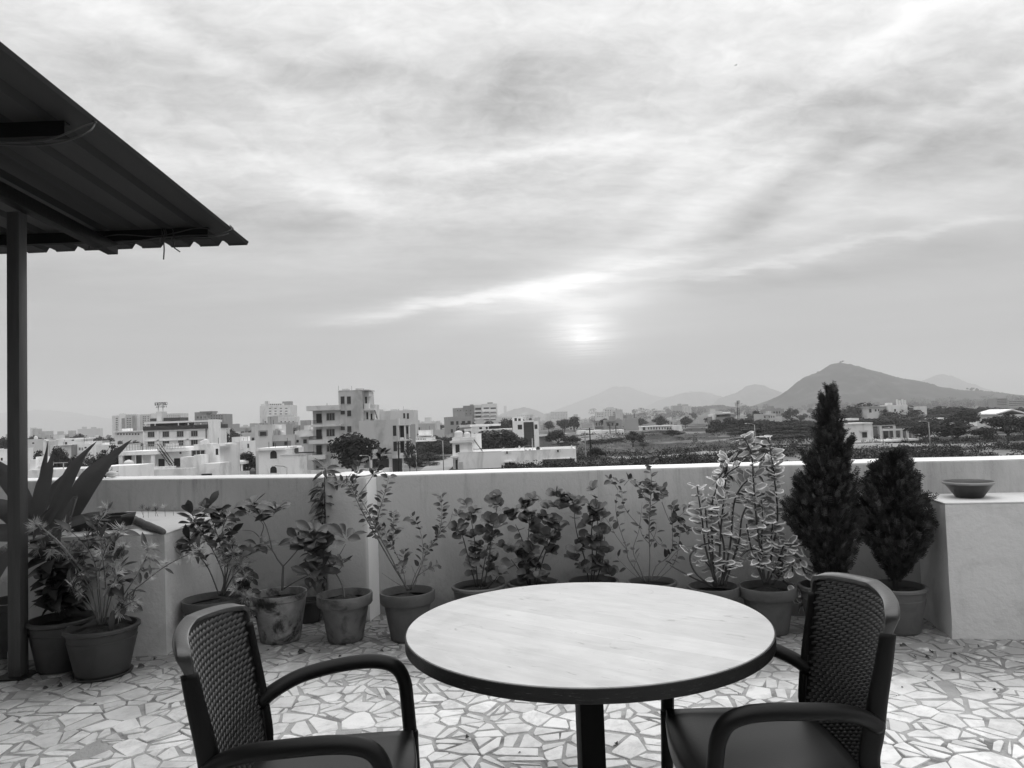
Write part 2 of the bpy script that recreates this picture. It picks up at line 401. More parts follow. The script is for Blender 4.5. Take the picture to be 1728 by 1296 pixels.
# marble broken pieces get dirtier towards the foot of the wall; the mask paints in contact shade at the pots too
t = M_stone.node_tree; p = t.nodes['Principled BSDF']; src = p.inputs['Base Color'].links[0].from_socket
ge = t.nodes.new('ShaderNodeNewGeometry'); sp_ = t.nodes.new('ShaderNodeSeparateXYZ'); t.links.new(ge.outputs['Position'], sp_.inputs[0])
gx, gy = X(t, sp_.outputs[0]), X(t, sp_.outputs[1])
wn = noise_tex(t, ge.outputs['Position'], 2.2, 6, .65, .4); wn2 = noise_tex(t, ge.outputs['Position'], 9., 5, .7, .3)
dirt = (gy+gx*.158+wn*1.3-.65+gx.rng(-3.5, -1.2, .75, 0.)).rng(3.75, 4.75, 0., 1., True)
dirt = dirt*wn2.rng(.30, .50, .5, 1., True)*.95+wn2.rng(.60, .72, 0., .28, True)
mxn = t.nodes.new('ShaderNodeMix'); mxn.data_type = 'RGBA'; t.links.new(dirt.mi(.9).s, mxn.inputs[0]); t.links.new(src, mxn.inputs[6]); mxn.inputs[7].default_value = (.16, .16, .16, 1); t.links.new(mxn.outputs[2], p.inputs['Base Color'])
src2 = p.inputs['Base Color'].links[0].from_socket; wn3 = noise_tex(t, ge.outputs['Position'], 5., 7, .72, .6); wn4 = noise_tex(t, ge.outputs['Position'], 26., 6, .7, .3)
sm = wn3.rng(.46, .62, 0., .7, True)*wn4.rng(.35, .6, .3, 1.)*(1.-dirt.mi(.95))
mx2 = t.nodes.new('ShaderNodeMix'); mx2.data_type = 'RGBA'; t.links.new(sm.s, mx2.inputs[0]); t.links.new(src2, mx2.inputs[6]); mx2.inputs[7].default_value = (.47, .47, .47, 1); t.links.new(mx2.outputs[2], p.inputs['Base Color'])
ST = paving()
def scr(pt):
    v = Vector((pt[0], pt[1], 0))-EYE; d = v.dot(CF)
    return (864+FPX*v.dot(CR)/d, 648-FPX*v.dot(CU)/d) if d > .3 else (-9999, 9999)
def stone_bm(b, q, z0, h):
    cx = sum(a[0] for a in q)/len(q); cy = sum(a[1] for a in q)/len(q)
    ex = .0022; n = len(b.v); k = len(q)
    tx, ty = random.uniform(-.012, .012), random.uniform(-.012, .012)
    top = []
    for x, y in q:
        l = math.hypot(x-cx, y-cy); s = (l-ex)/l; top.append((cx+(x-cx)*s, cy+(y-cy)*s, z0+h+(x-cx)*tx+(y-cy)*ty))
    b.v += [(x, y, z0-.002) for x, y in q]+[(x, y, z0+h*.55+(x-cx)*tx+(y-cy)*ty) for x, y in q]+top
    b.f.append(tuple(range(n+2*k, n+3*k))); b.m.append(0)
    for r in (0, k):
        for i in range(k): j = (i+1) % k; b.f.append((n+r+i, n+r+j, n+r+k+j, n+r+k+i)); b.m.append(0)
def ccw(q): return q if sum(q[i][0]*q[(i+1) % len(q)][1]-q[(i+1) % len(q)][0]*q[i][1] for i in range(len(q))) > 0 else q[::-1]
cand = []
for q in ST:
    q = ccw(q); cx = sum(a[0] for a in q)/len(q); cy = sum(a[1] for a in q)/len(q)
    if cy > wall_y(cx)-.06: continue
    s = [scr(a) for a in q]; a = area(s) if all(-30 < u[0] < 1758 and u[1] < 1330 for u in s) else 0
    cand.append((a, q))
cand.sort(key=lambda c: -c[0])
rest = MB()
for i, (a, q) in enumerate(cand):
    h = random.uniform(.0035, .0065)
    if i < 300:
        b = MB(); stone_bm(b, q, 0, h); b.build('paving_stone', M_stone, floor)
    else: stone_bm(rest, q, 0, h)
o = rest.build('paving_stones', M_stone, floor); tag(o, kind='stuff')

t = M_render.node_tree; p = t.nodes['Principled BSDF']; src = p.inputs['Base Color'].links[0].from_socket
ge = t.nodes.new('ShaderNodeNewGeometry'); sp_ = t.nodes.new('ShaderNodeSeparateXYZ'); t.links.new(ge.outputs['Position'], sp_.inputs[0]); gz_ = X(t, sp_.outputs[2])
mpw = t.nodes.new('ShaderNodeMapping'); t.links.new(ge.outputs['Position'], mpw.inputs[0]); mpw.inputs['Scale'].default_value = (9, 9, .7)
drip = noise_tex(t, mpw.outputs[0], 1., 6, .7).rng(.50, .70, 0., .45, True)*gz_.rng(.55, 1.05, 0., 1.)
spl = (gz_*-1.+noise_tex(t, ge.outputs['Position'], 7., 6, .7)*.6).rng(.0, .26, 0., .6, True)
mpc = noise_tex(t, ge.outputs['Position'], 1.6, 8, .7, 1.2); crk = (mpc-.5)._m('ABSOLUTE').rng(.0, .004, .35, 0.)
mxn = t.nodes.new('ShaderNodeMix'); mxn.data_type = 'RGBA'; t.links.new((drip+spl+crk).mi(.85).s, mxn.inputs[0]); t.links.new(src, mxn.inputs[6]); mxn.inputs[7].default_value = (.12, .12, .12, 1); t.links.new(mxn.outputs[2], p.inputs['Base Color'])
def coping_wall(name, label, A, d, length, th, H, ends=0):
    """parapet with a rounded top, its sky light painted in near white; its inner face runs from A along d"""
    r = thing(name, label, 'wall', (A.x, A.y, 0)); n = Vector((-d.y, d.x)); n = n if n.y > 0 else -n
    prof = [(0, 0), (0, H-.022), (.006, H-.010), (.02, H-.001), (.05, H)]
    prof += [(th-.05, H+.004), (th-.02, H-.004), (th, H-.03), (th, -1.)]
    N = max(2, int(length/.12)); b = MB(); c = MB()
    for k in range(N+1):
        s_ = length*k/N
        for (u, z) in prof:
            w = mn.noise(Vector((s_*1.1+A.x*3, z*2, 3)))*.005+(mn.noise(Vector((s_*2.5, 9, A.y)))*.003 if z > .9 else 0)
            b.v.append((d.x*s_+n.x*(u+w), d.y*s_+n.y*(u+w), z+(mn.noise(Vector((s_*1.7, 2, A.x)))*.004 if z > .9 else 0)))
    M_ = len(prof)
    for k in range(N):
        for i in range(M_-1):
            a = k*M_+i; b.f.append((a, a+M_, a+M_+1, a+1)); b.m.append(1 if 2 <= i <= 6 else 0)
    for k in (0, N): b.f.append(tuple(k*M_+i for i in range(M_))); b.m.append(0)
    bm = bmesh.new(); me = b.mesh('m', [M_render, M_coping], True); bm.from_mesh(me); bmesh.ops.recalc_face_normals(bm, faces=bm.faces); bm.to_mesh(me); bm.free()
    me.set_sharp_from_angle(angle=rad(50)); inst('plaster_body', me, r); return r
coping_wall('parapet_wall', 'long plastered parapet wall right of the pillar, sky light painted into its top', WR0, WRd, 7.6, .24, 1.07)
coping_wall('parapet_wall', 'plastered parapet wall on the left, behind the sword leaves, sky light painted into its top', Vector((-1.38, 5.70)), WLd, 6.2, .24, 1.07)
# pillar between both stretches
t_ = thing('wall_pillar', 'square plastered pillar in the parapet, sky light painted onto its side and top', 'pillar', (-1.12, 5.47, 0))
b = MB(); pl = [(-.32, .05), (0, 0), (.045, .28), (.05, .5), (-.27, .55), (-.31, .3)]
b.prism(pl, 0, 1.078); o = b.build('plaster_body', mat('pillar_plaster', .54, .6, .12, 1.6, .3, 60, stain=.16, sscale=2.2), t_, bevel=.022, seg=3)
sb = MB(); sb.prism([(.003, .02), (.006, .02), (.050, .29), (.046, .29)], .0, 1.05); sb.build('lit_side_paint', M_coping, t_)  # pale strip paints in the open sky's light on the right face
cb = MB(); cb.prism([(x*.985-.003, y*.97+.008) for x, y in pl], 1.0785, 1.0805); cb.build('lit_top_paint', M_coping, t_)  # pale sheet paints in the sky light on the pillar top

def pedestal(label, pts, H, seed, lip=.004):
    c = pts[0]; r = thing('plaster_pedestal', label, 'pedestal', (c[0], c[1], 0)); b = MB()
    q = [(x-c[0], y-c[1]) for x, y in pts]; cx = sum(x for x, y in q)/4; cy = sum(y for x, y in q)/4
    # battered box with an uneven foot
    n = 14; bm = bmesh.new(); vs = []
    for zi in range(n+1):
        z = H*zi/n; s = 1+.012*(1-zi/n)
        row = []
        for k in range(4):
            a, e = q[k], q[(k+1) % 4]
            for i in range(10):
                f = i/10; x, y = a[0]+(e[0]-a[0])*f, a[1]+(e[1]-a[1])*f
                w = mn.noise(Vector((x*4+seed, y*4, z*4)))*.004+(mn.noise(Vector((x*9+seed, y*9, z*14)))*.016+.008 if zi <= 1 else 0)
                row.append(bm.verts.new((cx+(x-cx)*(s+w), cy+(y-cy)*(s+w), z)))
        vs.append(row)
    for a, e in zip(vs, vs[1:]):
        for i in range(40): bm.faces.new((a[i], a[(i+1) % 40], e[(i+1) % 40], e[i]))
    bm.faces.new(vs[-1]); bmesh.ops.recalc_face_normals(bm, faces=bm.faces)
    me = bpy.data.meshes.new('m'); me.materials.append(M_ped); bm.to_mesh(me); bm.free(); me.polygons.foreach_set('use_smooth', [True]*len(me.polygons)); me.set_sharp_from_angle(angle=rad(40))
    inst('plaster_body', me, r)
    s2 = 1.004; o = MB().prism([(cx+(x-cx)*s2, cy+(y-cy)*s2) for x, y in q], H+.001, H+.012).build('top_slab', M_ped2, r, bevel=.004)
    return r
M_ped2 = mat('pedestal_top_plaster', .60, .6, .08, 5., .2, 50, stain=.12, sscale=5.)
pedR = [(2.67, 4.59), (3.87, 4.40), (3.955, 4.895), (2.765, 5.085)]
pedestal('tall plastered pedestal on the right carrying the dark bowl', pedR, .825, 1)
pedL = [(-3.35, 4.86), (-2.33, 4.86), (-2.33, 5.99), (-3.35, 6.33)]
pedestal('low plastered pedestal on the left behind the two potted plants', pedL, .78, 5)

# unseen block added behind the viewer to keep sky light off the parapet
t_ = thing('shade_block', 'unseen plain block added behind the terrace to shade the parapet', 'building', (0, -1.9, 0))
MB().box(-7.4, 2.9, -3.6, 0, 0, 4.6).build('wall', mat('shade_block_plaster', .22, .9, .08, 1.), t_)
MB().box(.2, 1.2, .0, .04, 0, 2.1).build('door', mat('shade_block_door', .06, .6, .2, 3), t_)  # door added with the unseen shade block

# ------------------------------------------------------------------ shed roof
RX, RY0, RY1 = -2.12, 5.90, -1.88
def rz(y): return 2.97+.048*(5.90-y)      # underside
shed = thing('shed_roof', 'dark corrugated metal shed roof on a timber frame, upper left', 'roof', (-3.075, 4.53, 0))
def S(p): return (p[0]+3.075, p[1]-4.53, p[2])
b = MB(); prof = []; x = RX; first = True
prof.append((RX+.012, .018)); prof.append((RX, 0))
while x > -7.6:
    for dxx, dzz in ((.150, 0), (.180, .034), (.205, .034), (.235, 0)): prof.append((x-dxx, dzz))
    x -= .235
ysr = [RY0-.02*i for i in range(0, 3)]+[RY0-.5-1.0*i for i in range(0, 7)]+[RY1]
th = .0035
for side in (0, 1):
    for j, yy in enumerate(ysr):
        for i, (xx, zz) in enumerate(prof):
            y_ = yy+(mn.noise(Vector((xx*2.2, 1, 1)))*.022 if j == 0 else 0)
            sag = mn.noise(Vector((xx*1.5, yy*.8, 2)))*.006-(.008 if j == 0 and zz == 0 else 0)
            b.v.append(S((xx, y_, rz(yy)+zz+sag+side*th)))
n = len(prof); off = n*len(ysr)
for side in (0, 1):
    for j in range(len(ysr)-1):
        for i in range(n-1):
            a = side*off+j*n+i; q = (a, a+1, a+n+1, a+n); b.f.append(q if side else q[::-1]); b.m.append(0)
for i in range(n-1): b.f.append((i, i+1, off+i+1, off+i)); b.m.append(0)
for j in range(len(ysr)-1): a = j*n; b.f.append((a, a+n, off+a+n, off+a)); b.m.append(0)
b.build('corrugated_sheet', M_sheet, shed, smooth=True, auto=True)
# purlins of rolled channel
for yy, xe in ((5.46, -2.25), (3.70, -2.25), (1.9, -2.3), (.1, -2.3), (-1.6, -2.3)):
    z1 = rz(yy)-.002; c = MB(); x0_ = -7.5
    c.box(x0_, xe, yy-.025, yy-.021, z1-.078, z1); c.box(x0_, xe, yy-.0205, yy+.025, z1-.005, z1); c.box(x0_, xe, yy-.0205, yy+.025, z1-.078, z1-.073)
    c.v = [S(v) for v in c.v]; c.build('purlin', M_steel, shed)
# rafters below the purlins
for xx in (-3.0, -5.2, -7.3):
    y1_ = 5.50; y0_ = -1.86; c = MB()
    z = lambda y: rz(y)-.082
    n = len(c.v); c.v += [S((xx+sx*.04, y, z(y)-dz_)) for dz_ in (.085, 0) for y in (y0_, y1_) for sx in (-1, 1)]
    for q in ((0,2,3,1),(4,5,7,6),(0,1,5,4),(2,6,7,3),(0,4,6,2),(1,3,7,5)): c.f.append(q); c.m.append(0)
    c.build('rafter', M_steel, shed, bevel=.004)
for xx in (-3.075, -5.2, -7.3):
    z1 = rz(4.53)-.168
    c = MB(); c.box(xx-.039, xx+.039, 4.53-.039, 4.53+.039, 0.012, z1); c.v = [S(v) for v in c.v]; c.build('post', M_post, shed, bevel=.004)
    c = MB(); c.box(xx-.10, xx+.09, 4.53-.09, 4.53+.09, .006, .014); c.v = [S(v) for v in c.v]; c.build('base_plate', M_steel, shed)
# loose wires round the purlins and over the roof edge
def wire(pts, r=.004, m=None, name='wire', parent=shed, sub=4):
    # smooth (Catmull-Rom) tube
    P = [Vector(p) for p in pts]; out = []
    for i in range(len(P)-1):
        p0, p1, p2, p3 = P[max(i-1, 0)], P[i], P[i+1], P[min(i+2, len(P)-1)]
        for k in range(sub):
            t = k/sub; out.append(.5*((2*p1)+(p2-p0)*t+(2*p0-5*p1+4*p2-p3)*t*t+(3*p1-p0-3*p2+p3)*t**3))
    out.append(P[-1]); return out
def wire_obj(pts, r=.004, name='wire', parent=shed, m=None):
    return MB().tube([S(p) for p in wire(pts)], r, 6).build(name, m or M_wire, parent, smooth=True)
def pw(x, y, Y): return PY(x, y, Y)
wire_obj([pw(-20,243,3.66), pw(60,245,3.64), pw(110,238,3.64), pw(150,222,3.66), pw(160,208,3.72), pw(158,202,3.74), pw(166,208,3.80), pw(160,205,3.7)], .005)
wire_obj([pw(-20,240,3.64), pw(60,238,3.62), pw(100,230,3.62), pw(135,215,3.66), pw(162,206,3.72)], .005)
wire_obj([pw(150,420,5.3), pw(158,405,5.38), pw(200,396,5.42), pw(260,399,5.42), pw(300,392,5.42), pw(330,385,5.43), pw(352,386,5.43)], .004)
wire_obj([pw(158,420,5.3), pw(210,412,5.4), pw(262,402,5.40), pw(320,397,5.42), pw(360,396,5.44), pw(390,388,5.5), pw(388,380,5.55), pw(394,386,5.7)], .004)
wire_obj([pw(240,405,5.4), pw(300,400,5.41), pw(360,400,5.42), pw(386,394,5.5)], .0035)
wire_obj([pw(278,394,5.43), pw(276,404,5.40), pw(277,420,5.40), pw(276,438,5.41)], .005)
wire_obj([pw(292,392,5.43), pw(294,405,5.40), pw(293,416,5.40), pw(298,421,5.40), pw(304,425,5.41)], .005)
for x_ in (272, 276, 279, 291): wire_obj([pw(x_,386,5.44), pw(x_+2,396,5.42), pw(x_-2,405,5.42), pw(x_+1,410,5.44)], .004)

# ================================================================== THE TOWN
random.seed(21)
M_tank = mat('white_tank', .62, .5, .05, 3)
M_rail = mat('railing_metal', .30, .6)
M_darkpaint = mat('dark_painted_band', .035, .7, .2, 1.)
M_frame = mat('window_frame', .30, .7)
def unit_frame():
    b = MB(); w = .07
    b.box(-.5-w, -.5, -.05, .0, -.04, 1.04); b.box(.5, .5+w, -.05, .0, -.04, 1.04); b.box(-.5, .5, -.05, 0, 1.0, 1.05); b.box(-.56, .56, -.12, 0, -.05, 0); return b.mesh('window', [M_frame])
def unit_pane(mull=True):
    b = MB(); b.poly([(-.5, -.012, 0), (.5, -.012, 0), (.5, -.012, 1), (-.5, -.012, 1)])
    return b.mesh('pane', [M_glass])
UF, UP = unit_frame(), unit_pane()
UB = MB().box(-.03, .03, -.03, -.014, 0, 1).mesh('mullion', [M_frame])
TINYW = MB().box(-.5, .5, -.02, 0, 0, 1).mesh('window', [M_dark])
def window(root, x0, x1, z0, z1, y, style=2, nm='window'):
    """x, z in the root's frame; style 0 = bare dark opening, 1 = framed, 2 = framed with mullion"""
    W_, H_ = x1-x0, z1-z0; M = Matrix.Translation(((x0+x1)/2, y, z0)) @ Matrix.Diagonal((W_, 1, H_, 1))
    if style == 0: return inst(nm, TINYW, root, M=M)
    f = inst(nm, UF, root, M=M); inst('pane', UP, f, M=Matrix.Identity(4))
    if style == 2:
        for q in (-.17, .17): inst('mullion', UB, f, M=Matrix.Translation((q, 0, 0)))
    return f
def bld(label, Y, v, boxes, wins=(), st=.18, cat='building', name='building', style=0, group=None, gz=GZ):
    xm = sum((b[1]+b[2])/2 for b in boxes)/len(boxes); rx = PY(xm, HZ(xm), Y).x
    r = thing(name, label, cat, (rx, Y, gz), 0, group)
    for bb in boxes:
        nm, x0, x1, y0, y1, dy, dep = bb[:7]; val = bb[7] if len(bb) > 7 else v; yc = (y0+(y1 if y1 else y0))/2; Yf = Y+dy
        X0, X1 = PY(x0, yc, Yf).x-rx, PY(x1, yc, Yf).x-rx; xc = (x0+x1)/2
        Z1 = PY(xc, y0, Yf).z-gz; Z0 = PY(xc, y1, Yf).z-gz if y1 else -1.
        m = val if not isinstance(val, float) else bmat(val, st)
        b = MB(); b.box(X0, X1, dy, dy+dep, Z0, Z1); o = b.build(nm, m, r)
        if nm in ('wall', 'upper_floor') and dep > 5 and Y < 260:     # thin parapet upstand round the flat roof
            c = MB(); t_ = .12; c.box(X0-.03, X1+.03, dy-.03, dy+t_, Z1+.004, Z1+.16); c.box(X0-.03, X0+t_, dy+t_+.01, dy+dep, Z1+.004, Z1+.16); c.box(X1-t_, X1+.03, dy+t_+.01, dy+dep, Z1+.004, Z1+.16); c.build('roof_edge', m, r)
        if nm in ('wall', 'upper_floor') and dep > 5 and Y < 270 and X1-X0 > 2.5:
            RC = random.Random(int(x0*7+y0)); c = MB()
            for k in range(RC.choice((1, 2, 3))): q = RC.uniform(X0+.4, X1-.4); h_ = RC.uniform(.7, 1.8); yy_ = dy+RC.uniform(.5, 4); c.box(q-.03, q+.03, yy_, yy_+.06, Z1+.01, Z1+h_)
            tag(c.build('roof_rods', M_steel, r), kind='stuff')
            if RC.random() < .6: q = RC.uniform(X0+.9, X1-.9); tank(r, q, dy+RC.uniform(2, 4), Z1+.02, .5, 1.0, M_darkpaint if RC.random() < .5 else M_tank)
    for w in wins:
        x0, x1, y0, y1 = w[:4]; dy = w[4] if len(w) > 4 else 0; s = w[5] if len(w) > 5 else style; Yf = Y+dy; yc = (y0+y1)/2
        X0, X1 = PY(x0, yc, Yf).x-rx, PY(x1, yc, Yf).x-rx; xc = (x0+x1)/2
        window(r, X0, X1, PY(xc, y1, Yf).z-gz, PY(xc, y0, Yf).z-gz, dy, s, 'door' if s == 9 else 'window')
    return r
def zz_(sc, ox, oy):
    def f(L_): return [tuple([q[0]]+[ox+q[1]/sc, ox+q[2]/sc, oy+q[3]/sc, (oy+q[4]/sc if q[4] else None)]+list(q[5:])) if isinstance(q[0], str) else tuple([ox+q[0]/sc, ox+q[1]/sc, oy+q[2]/sc, oy+q[3]/sc]+list(q[4:])) for q in L_]
    return f
def gridw(x0, x1, y0, y1, nx, ny, fx=.5, fy=.45, dy=0, st=0):
    out = []
    for j in range(ny):
        for i in range(nx):
            a = x0+(x1-x0)*(i+.5-fx/2)/nx; c = y0+(y1-y0)*(j+.5-fy/2)/ny; out.append((a, a+(x1-x0)*fx/nx, c, c+(y1-y0)*fy/ny, dy, st))
    return out
def railing(root, x0, x1, y, z, h=1., n=10, dx=None, m=None):
    b = MB(); b.box(x0, x1, y-.03, y+.03, z+h-.06, z+h); b.box(x0, x1, y-.02, y+.02, z+h*.5, z+h*.5+.03)
    for i in range(n+1): q = x0+(x1-x0)*i/n; b.box(q-.03, q+.03, y-.015, y+.015, z, z+h-.065)
    return b.build('railing', m or M_rail, root)
def tank(root, x, y, z, R_=.55, H=1.1, m=None):
    return MB().lathe([(0, 0), (R_, 0), (R_*1.03, H*.1), (R_, H*.2), (R_*1.03, H*.35), (R_, H*.5), (R_*1.03, H*.65), (R_*.98, H*.78), (R_*.6, H*.93), (R_*.3, H*.95), (R_*.28, H), (0, H)], 20, c=(x, y, z)).build('water_tank', m or M_tank, root, smooth=True)
def rel(r, x, y, dy=0): p = PY(x, y, r.location.y+dy)-r.location; return p

# --- rooftop hotel with mirrored sign
A = zz_(7.2, 180, 660)
r = bld('hotel with dark roof parapet, rooftop pavilion and raised letters on two poles', 185, .50, A([('wall', 445, 1230, 455, 0, 0, 12), ('dark_parapet', 440, 1232, 418, 466, -.4, 12.8, M_darkpaint), ('cornice', 450, 1225, 468, 480, -.2, .3, .6),
    ('roof_pavilion', 530, 888, 385, 430, 2, 8, M_darkpaint), ('pavilion_upper', 528, 600, 332, 366, 3, 5, M_darkpaint), ('pavilion_upper', 690, 888, 322, 362, 3, 5, M_darkpaint), ('roof_slab', 455, 1232, 366, 386, 1, 9, .6), ('sign_shaft', 600, 666, 248, 366, 3.2, 3, .38),
    ('stair_tower', 1231, 1268, 345, 0, -.3, 6, .6), ('string_course', 450, 1228, 588, 600, -.25, .3, .55), ('pilaster', 440, 462, 484, 0, -.2, .5, .58), ('pilaster', 608, 632, 484, 0, -.25, .4, .52), ('pilaster', 968, 994, 484, 0, -.25, .4, .52), ('canopy_glass', 900, 985, 376, 415, 5, .1, .62), ('canopy_glass', 1005, 1065, 376, 415, 5, .1, .62),
    ('drainpipe', 1203, 1212, 450, 640, -.5, .15, M_darkpaint)]),
    A([(503, 577, 495, 558, 0, 2), (684, 756, 492, 555, 0, 2), (857, 930, 488, 552, 0, 2), (1029, 1102, 484, 546, 0, 2), (503, 577, 605, 668, 0, 2), (684, 756, 600, 663, 0, 2), (872, 930, 595, 658, 0, 2), (1029, 1102, 590, 652, 0, 2)]))
for x in (470, 585, 870, 990, 1140): a = rel(r, 180+x/7.2, 660+386/7.2, 1); c = rel(r, 180+x/7.2, 660+420/7.2, 1); MB().box(a.x-.12, a.x+.12, 1.05, 1.3, c.z, a.z-.01).build('pavilion_post', bmat(.5), r)
for x in (627, 683): a = rel(r, 180+x/7.2, 660+165/7.2, 3.5); c = rel(r, 180+x/7.2, 660+250/7.2, 3.5); MB().box(a.x-.12, a.x+.12, 3.4, 3.6, c.z, a.z).build('sign_pole', bmat(.4), r)
def letters(txt, root, x0, x1, y0, y1, dy, m, mirror=False, backing=False, nm='sign_letters'):
    cu = bpy.data.curves.new('t', 'FONT'); cu.body = txt; cu.extrude = .02; cu.offset = .018 if not mirror else 0; tmp = bpy.data.objects.new('t', cu); COL.objects.link(tmp); bpy.context.view_layer.update()
    me = bpy.data.meshes.new_from_object(tmp); bpy.data.objects.remove(tmp)
    xs_ = [v.co.x for v in me.vertices]; ys_ = [v.co.y for v in me.vertices]; a = rel(root, x0, y1, dy); c = rel(root, x1, y0, dy)
    for v in me.vertices:
        f = (v.co.x-min(xs_))/(max(xs_)-min(xs_)); f = 1-f if mirror else f
        v.co = (a.x+(c.x-a.x)*f, dy-v.co.z*3, a.z+(v.co.y-min(ys_))/(max(ys_)-min(ys_))*(c.z-a.z))
    me.materials.clear(); me.materials.append(m); o = inst(nm, me, root); return o
letters('HOTEL', r, 180+588/7.2, 180+732/7.2, 660+140/7.2, 660+172/7.2, 3.3, M_darkpaint)
a = rel(r, 180+586/7.2, 660+170/7.2, 3.5); c = rel(r, 180+734/7.2, 660+138/7.2, 3.5); b = MB(); b.box(a.x, c.x, 3.42, 3.5, c.z, c.z+.1); b.box(a.x, c.x, 3.42, 3.5, a.z-.12, a.z-.04)
for i in range(6): q = a.x+(c.x-a.x)*i/5.; b.box(q-.04, q+.04, 3.5, 3.56, a.z, c.z)
b.build('sign_frame', M_darkpaint, r)
letters('HOTEL', r, 180+592/7.2, 180+728/7.2, 660+180/7.2, 660+203/7.2, 3.3, mat('sign_grey', .12, .7), mirror=True)
b = MB()
for k in range(3): q = rel(r, 180+(1160+k*30)/7.2, 660+295/7.2, 2); b.box(q.x-.06, q.x+.06, 2, 2.12, q.z-1.4, q.z)
q0 = rel(r, 180+1155/7.2, 660+298/7.2, 2); q1 = rel(r, 180+1228/7.2, 660+298/7.2, 2); b.box(q0.x, q1.x, 1.9, 3, q0.z-.1, q0.z); b.box(q0.x, q1.x, 1.9, 3, q0.z-.8, q0.z-.7); b.build('tank_stand', M_rail, r)

# --- white house with stairs in front of it
r = bld('white house with pillared porch, roof railing and dark outside stair', 120, .62, A([('wall', 145, 1060, 745, 0, 1.2, 10), ('roof_slab', 140, 660, 730, 776, -.4, 9, .62), ('upper_slab', 640, 965, 690, 735, .2, 9, .60),
    ('pillar', 145, 193, 776, 925, -.2, .5, .62), ('pillar', 538, 584, 776, 925, -.2, .6, .62), ('pillar', 345, 352, 776, 925, -.1, .15, .6), ('pillar', 428, 438, 776, 925, .1, .2, .6), ('stair_room', 895, 1058, 800, 0, -2, 6, .52), ('stair_room', 1058, 1150, 775, 0, -2.2, 6, .50), ('wall', 1060, 1370, 655, 0, 1, 9, .50), ('roof_slab', 1375, 1448, 645, 668, .6, 5, .55),
    ('garden_wall', 0, 835, 925, 0, -3.2, .3, .60), ('lower_wall', 1150, 1370, 880, 0, -2.4, 5, .60), ('low_block', 415, 1060, 945, 0, -4.5, .8, .48)], ),
    A([(196, 300, 779, 898, 1.2, 1), (362, 428, 775, 893, 1.2, 1), (630, 705, 822, 920, 1.2, 0), (820, 893, 816, 918, 1.1, 0), (886, 908, 740, 762, 1.2, 0), (1040, 1190, 722, 868, 1., 2), (1325, 1356, 700, 775, 1., 0), (1152, 1280, 1003, 1040, -2.45, 0)]), st=.28)
p0 = rel(r, 180+240/7.2, 660+715/7.2, 0); p1 = rel(r, 180+960/7.2, 660+690/7.2, 0)
for x0, x1, yy in ((245, 480, 700), (490, 640, 700), (665, 800, 690), (820, 950, 680)):
    a = rel(r, 180+x0/7.2, 660+(yy+18)/7.2, .1); c = rel(r, 180+x1/7.2, 660+(yy+18)/7.2, .1); railing(r, a.x, c.x, .1, a.z, .95, 7)
b = MB(); a = rel(r, 180+635/7.2, 660+672/7.2, -.9); c = rel(r, 180+815/7.2, 660+918/7.2, -.9)
for k in range(14):
    f = (k+.5)/14; x = a.x+(c.x-a.x)*f; z = a.z+(c.z-a.z)*f; b.box(x-.15, x+.15, -1.4, -.6, z-.5, z-.44)
b.build('stair_treads', M_steel, r)
for dy in (-1.42, -.58):
    for dz_ in (0, .75): MB().tube([(a.x, dy, a.z-.3+dz_), (c.x, dy, c.z-.3+dz_)], .05, 6).build('stair_rail', M_steel, r)
for x in (235+50,): q = rel(r, 180+x/7.2, 660+955/7.2, -4); tank(r, q.x, -4.4, q.z, .72, 1.6)
q = rel(r, 180+1112/7.2, 660+652/7.2, 2); tank(r, q.x, 4, q.z, .5, .7)
q = rel(r, 180+780/7.2, 660+638/7.2, 2); MB().box(q.x-.9, q.x+.9, 2, 3, q.z-.5, q.z).build('cooler', M_tank, r)

C4 = zz_(5.76, 420, 640); C8 = zz_(8.64, 0, 720); C5 = zz_(6.912, 740, 670); C6 = zz_(6.171, 980, 670); C7 = zz_(4.966, 1380, 660)
# --- small pavilion and stained wall
r = bld('little roof pavilion with four white columns right of the white house', 140, .6, A([('roof_slab', 1462, 1655, 860, 892, 0, 3, .6), ('parapet', 1455, 1640, 845, 858, .6, 2, .6)]+[('column', x, x+16, 892, 970, .2, .4, .62) for x in (1470, 1545, 1590, 1630)]+[('wall', 1380, 1728, 975, 0, -.6, .4, .42), ('wall', 1480, 1640, 892, 970, 3, .3, .25), ('wall', 1380, 1470, 640, 970, 6, 6, .48)]), A([(1393, 1440, 680, 800, 6, 0), (1390, 1410, 840, 960, 6, 0), (1420, 1440, 840, 960, 6, 0)]), st=.4)
r = bld('pale terrace house with roof lumber right of the hotel', 210, .5, A([('wall', 1520, 1620, 565, 0, 0, 8, .5), ('wall', 1620, 1740, 612, 0, 1, 8, .55), ('upper_floor', 1440, 1570, 715, 0, -8, 6, .5), ('roof_room', 1350, 1395, 545, 640, 2, 2, .6)]), A([(1710, 1730, 640, 690, 1, 0), (1455, 1480, 740, 770, -8, 0)]))
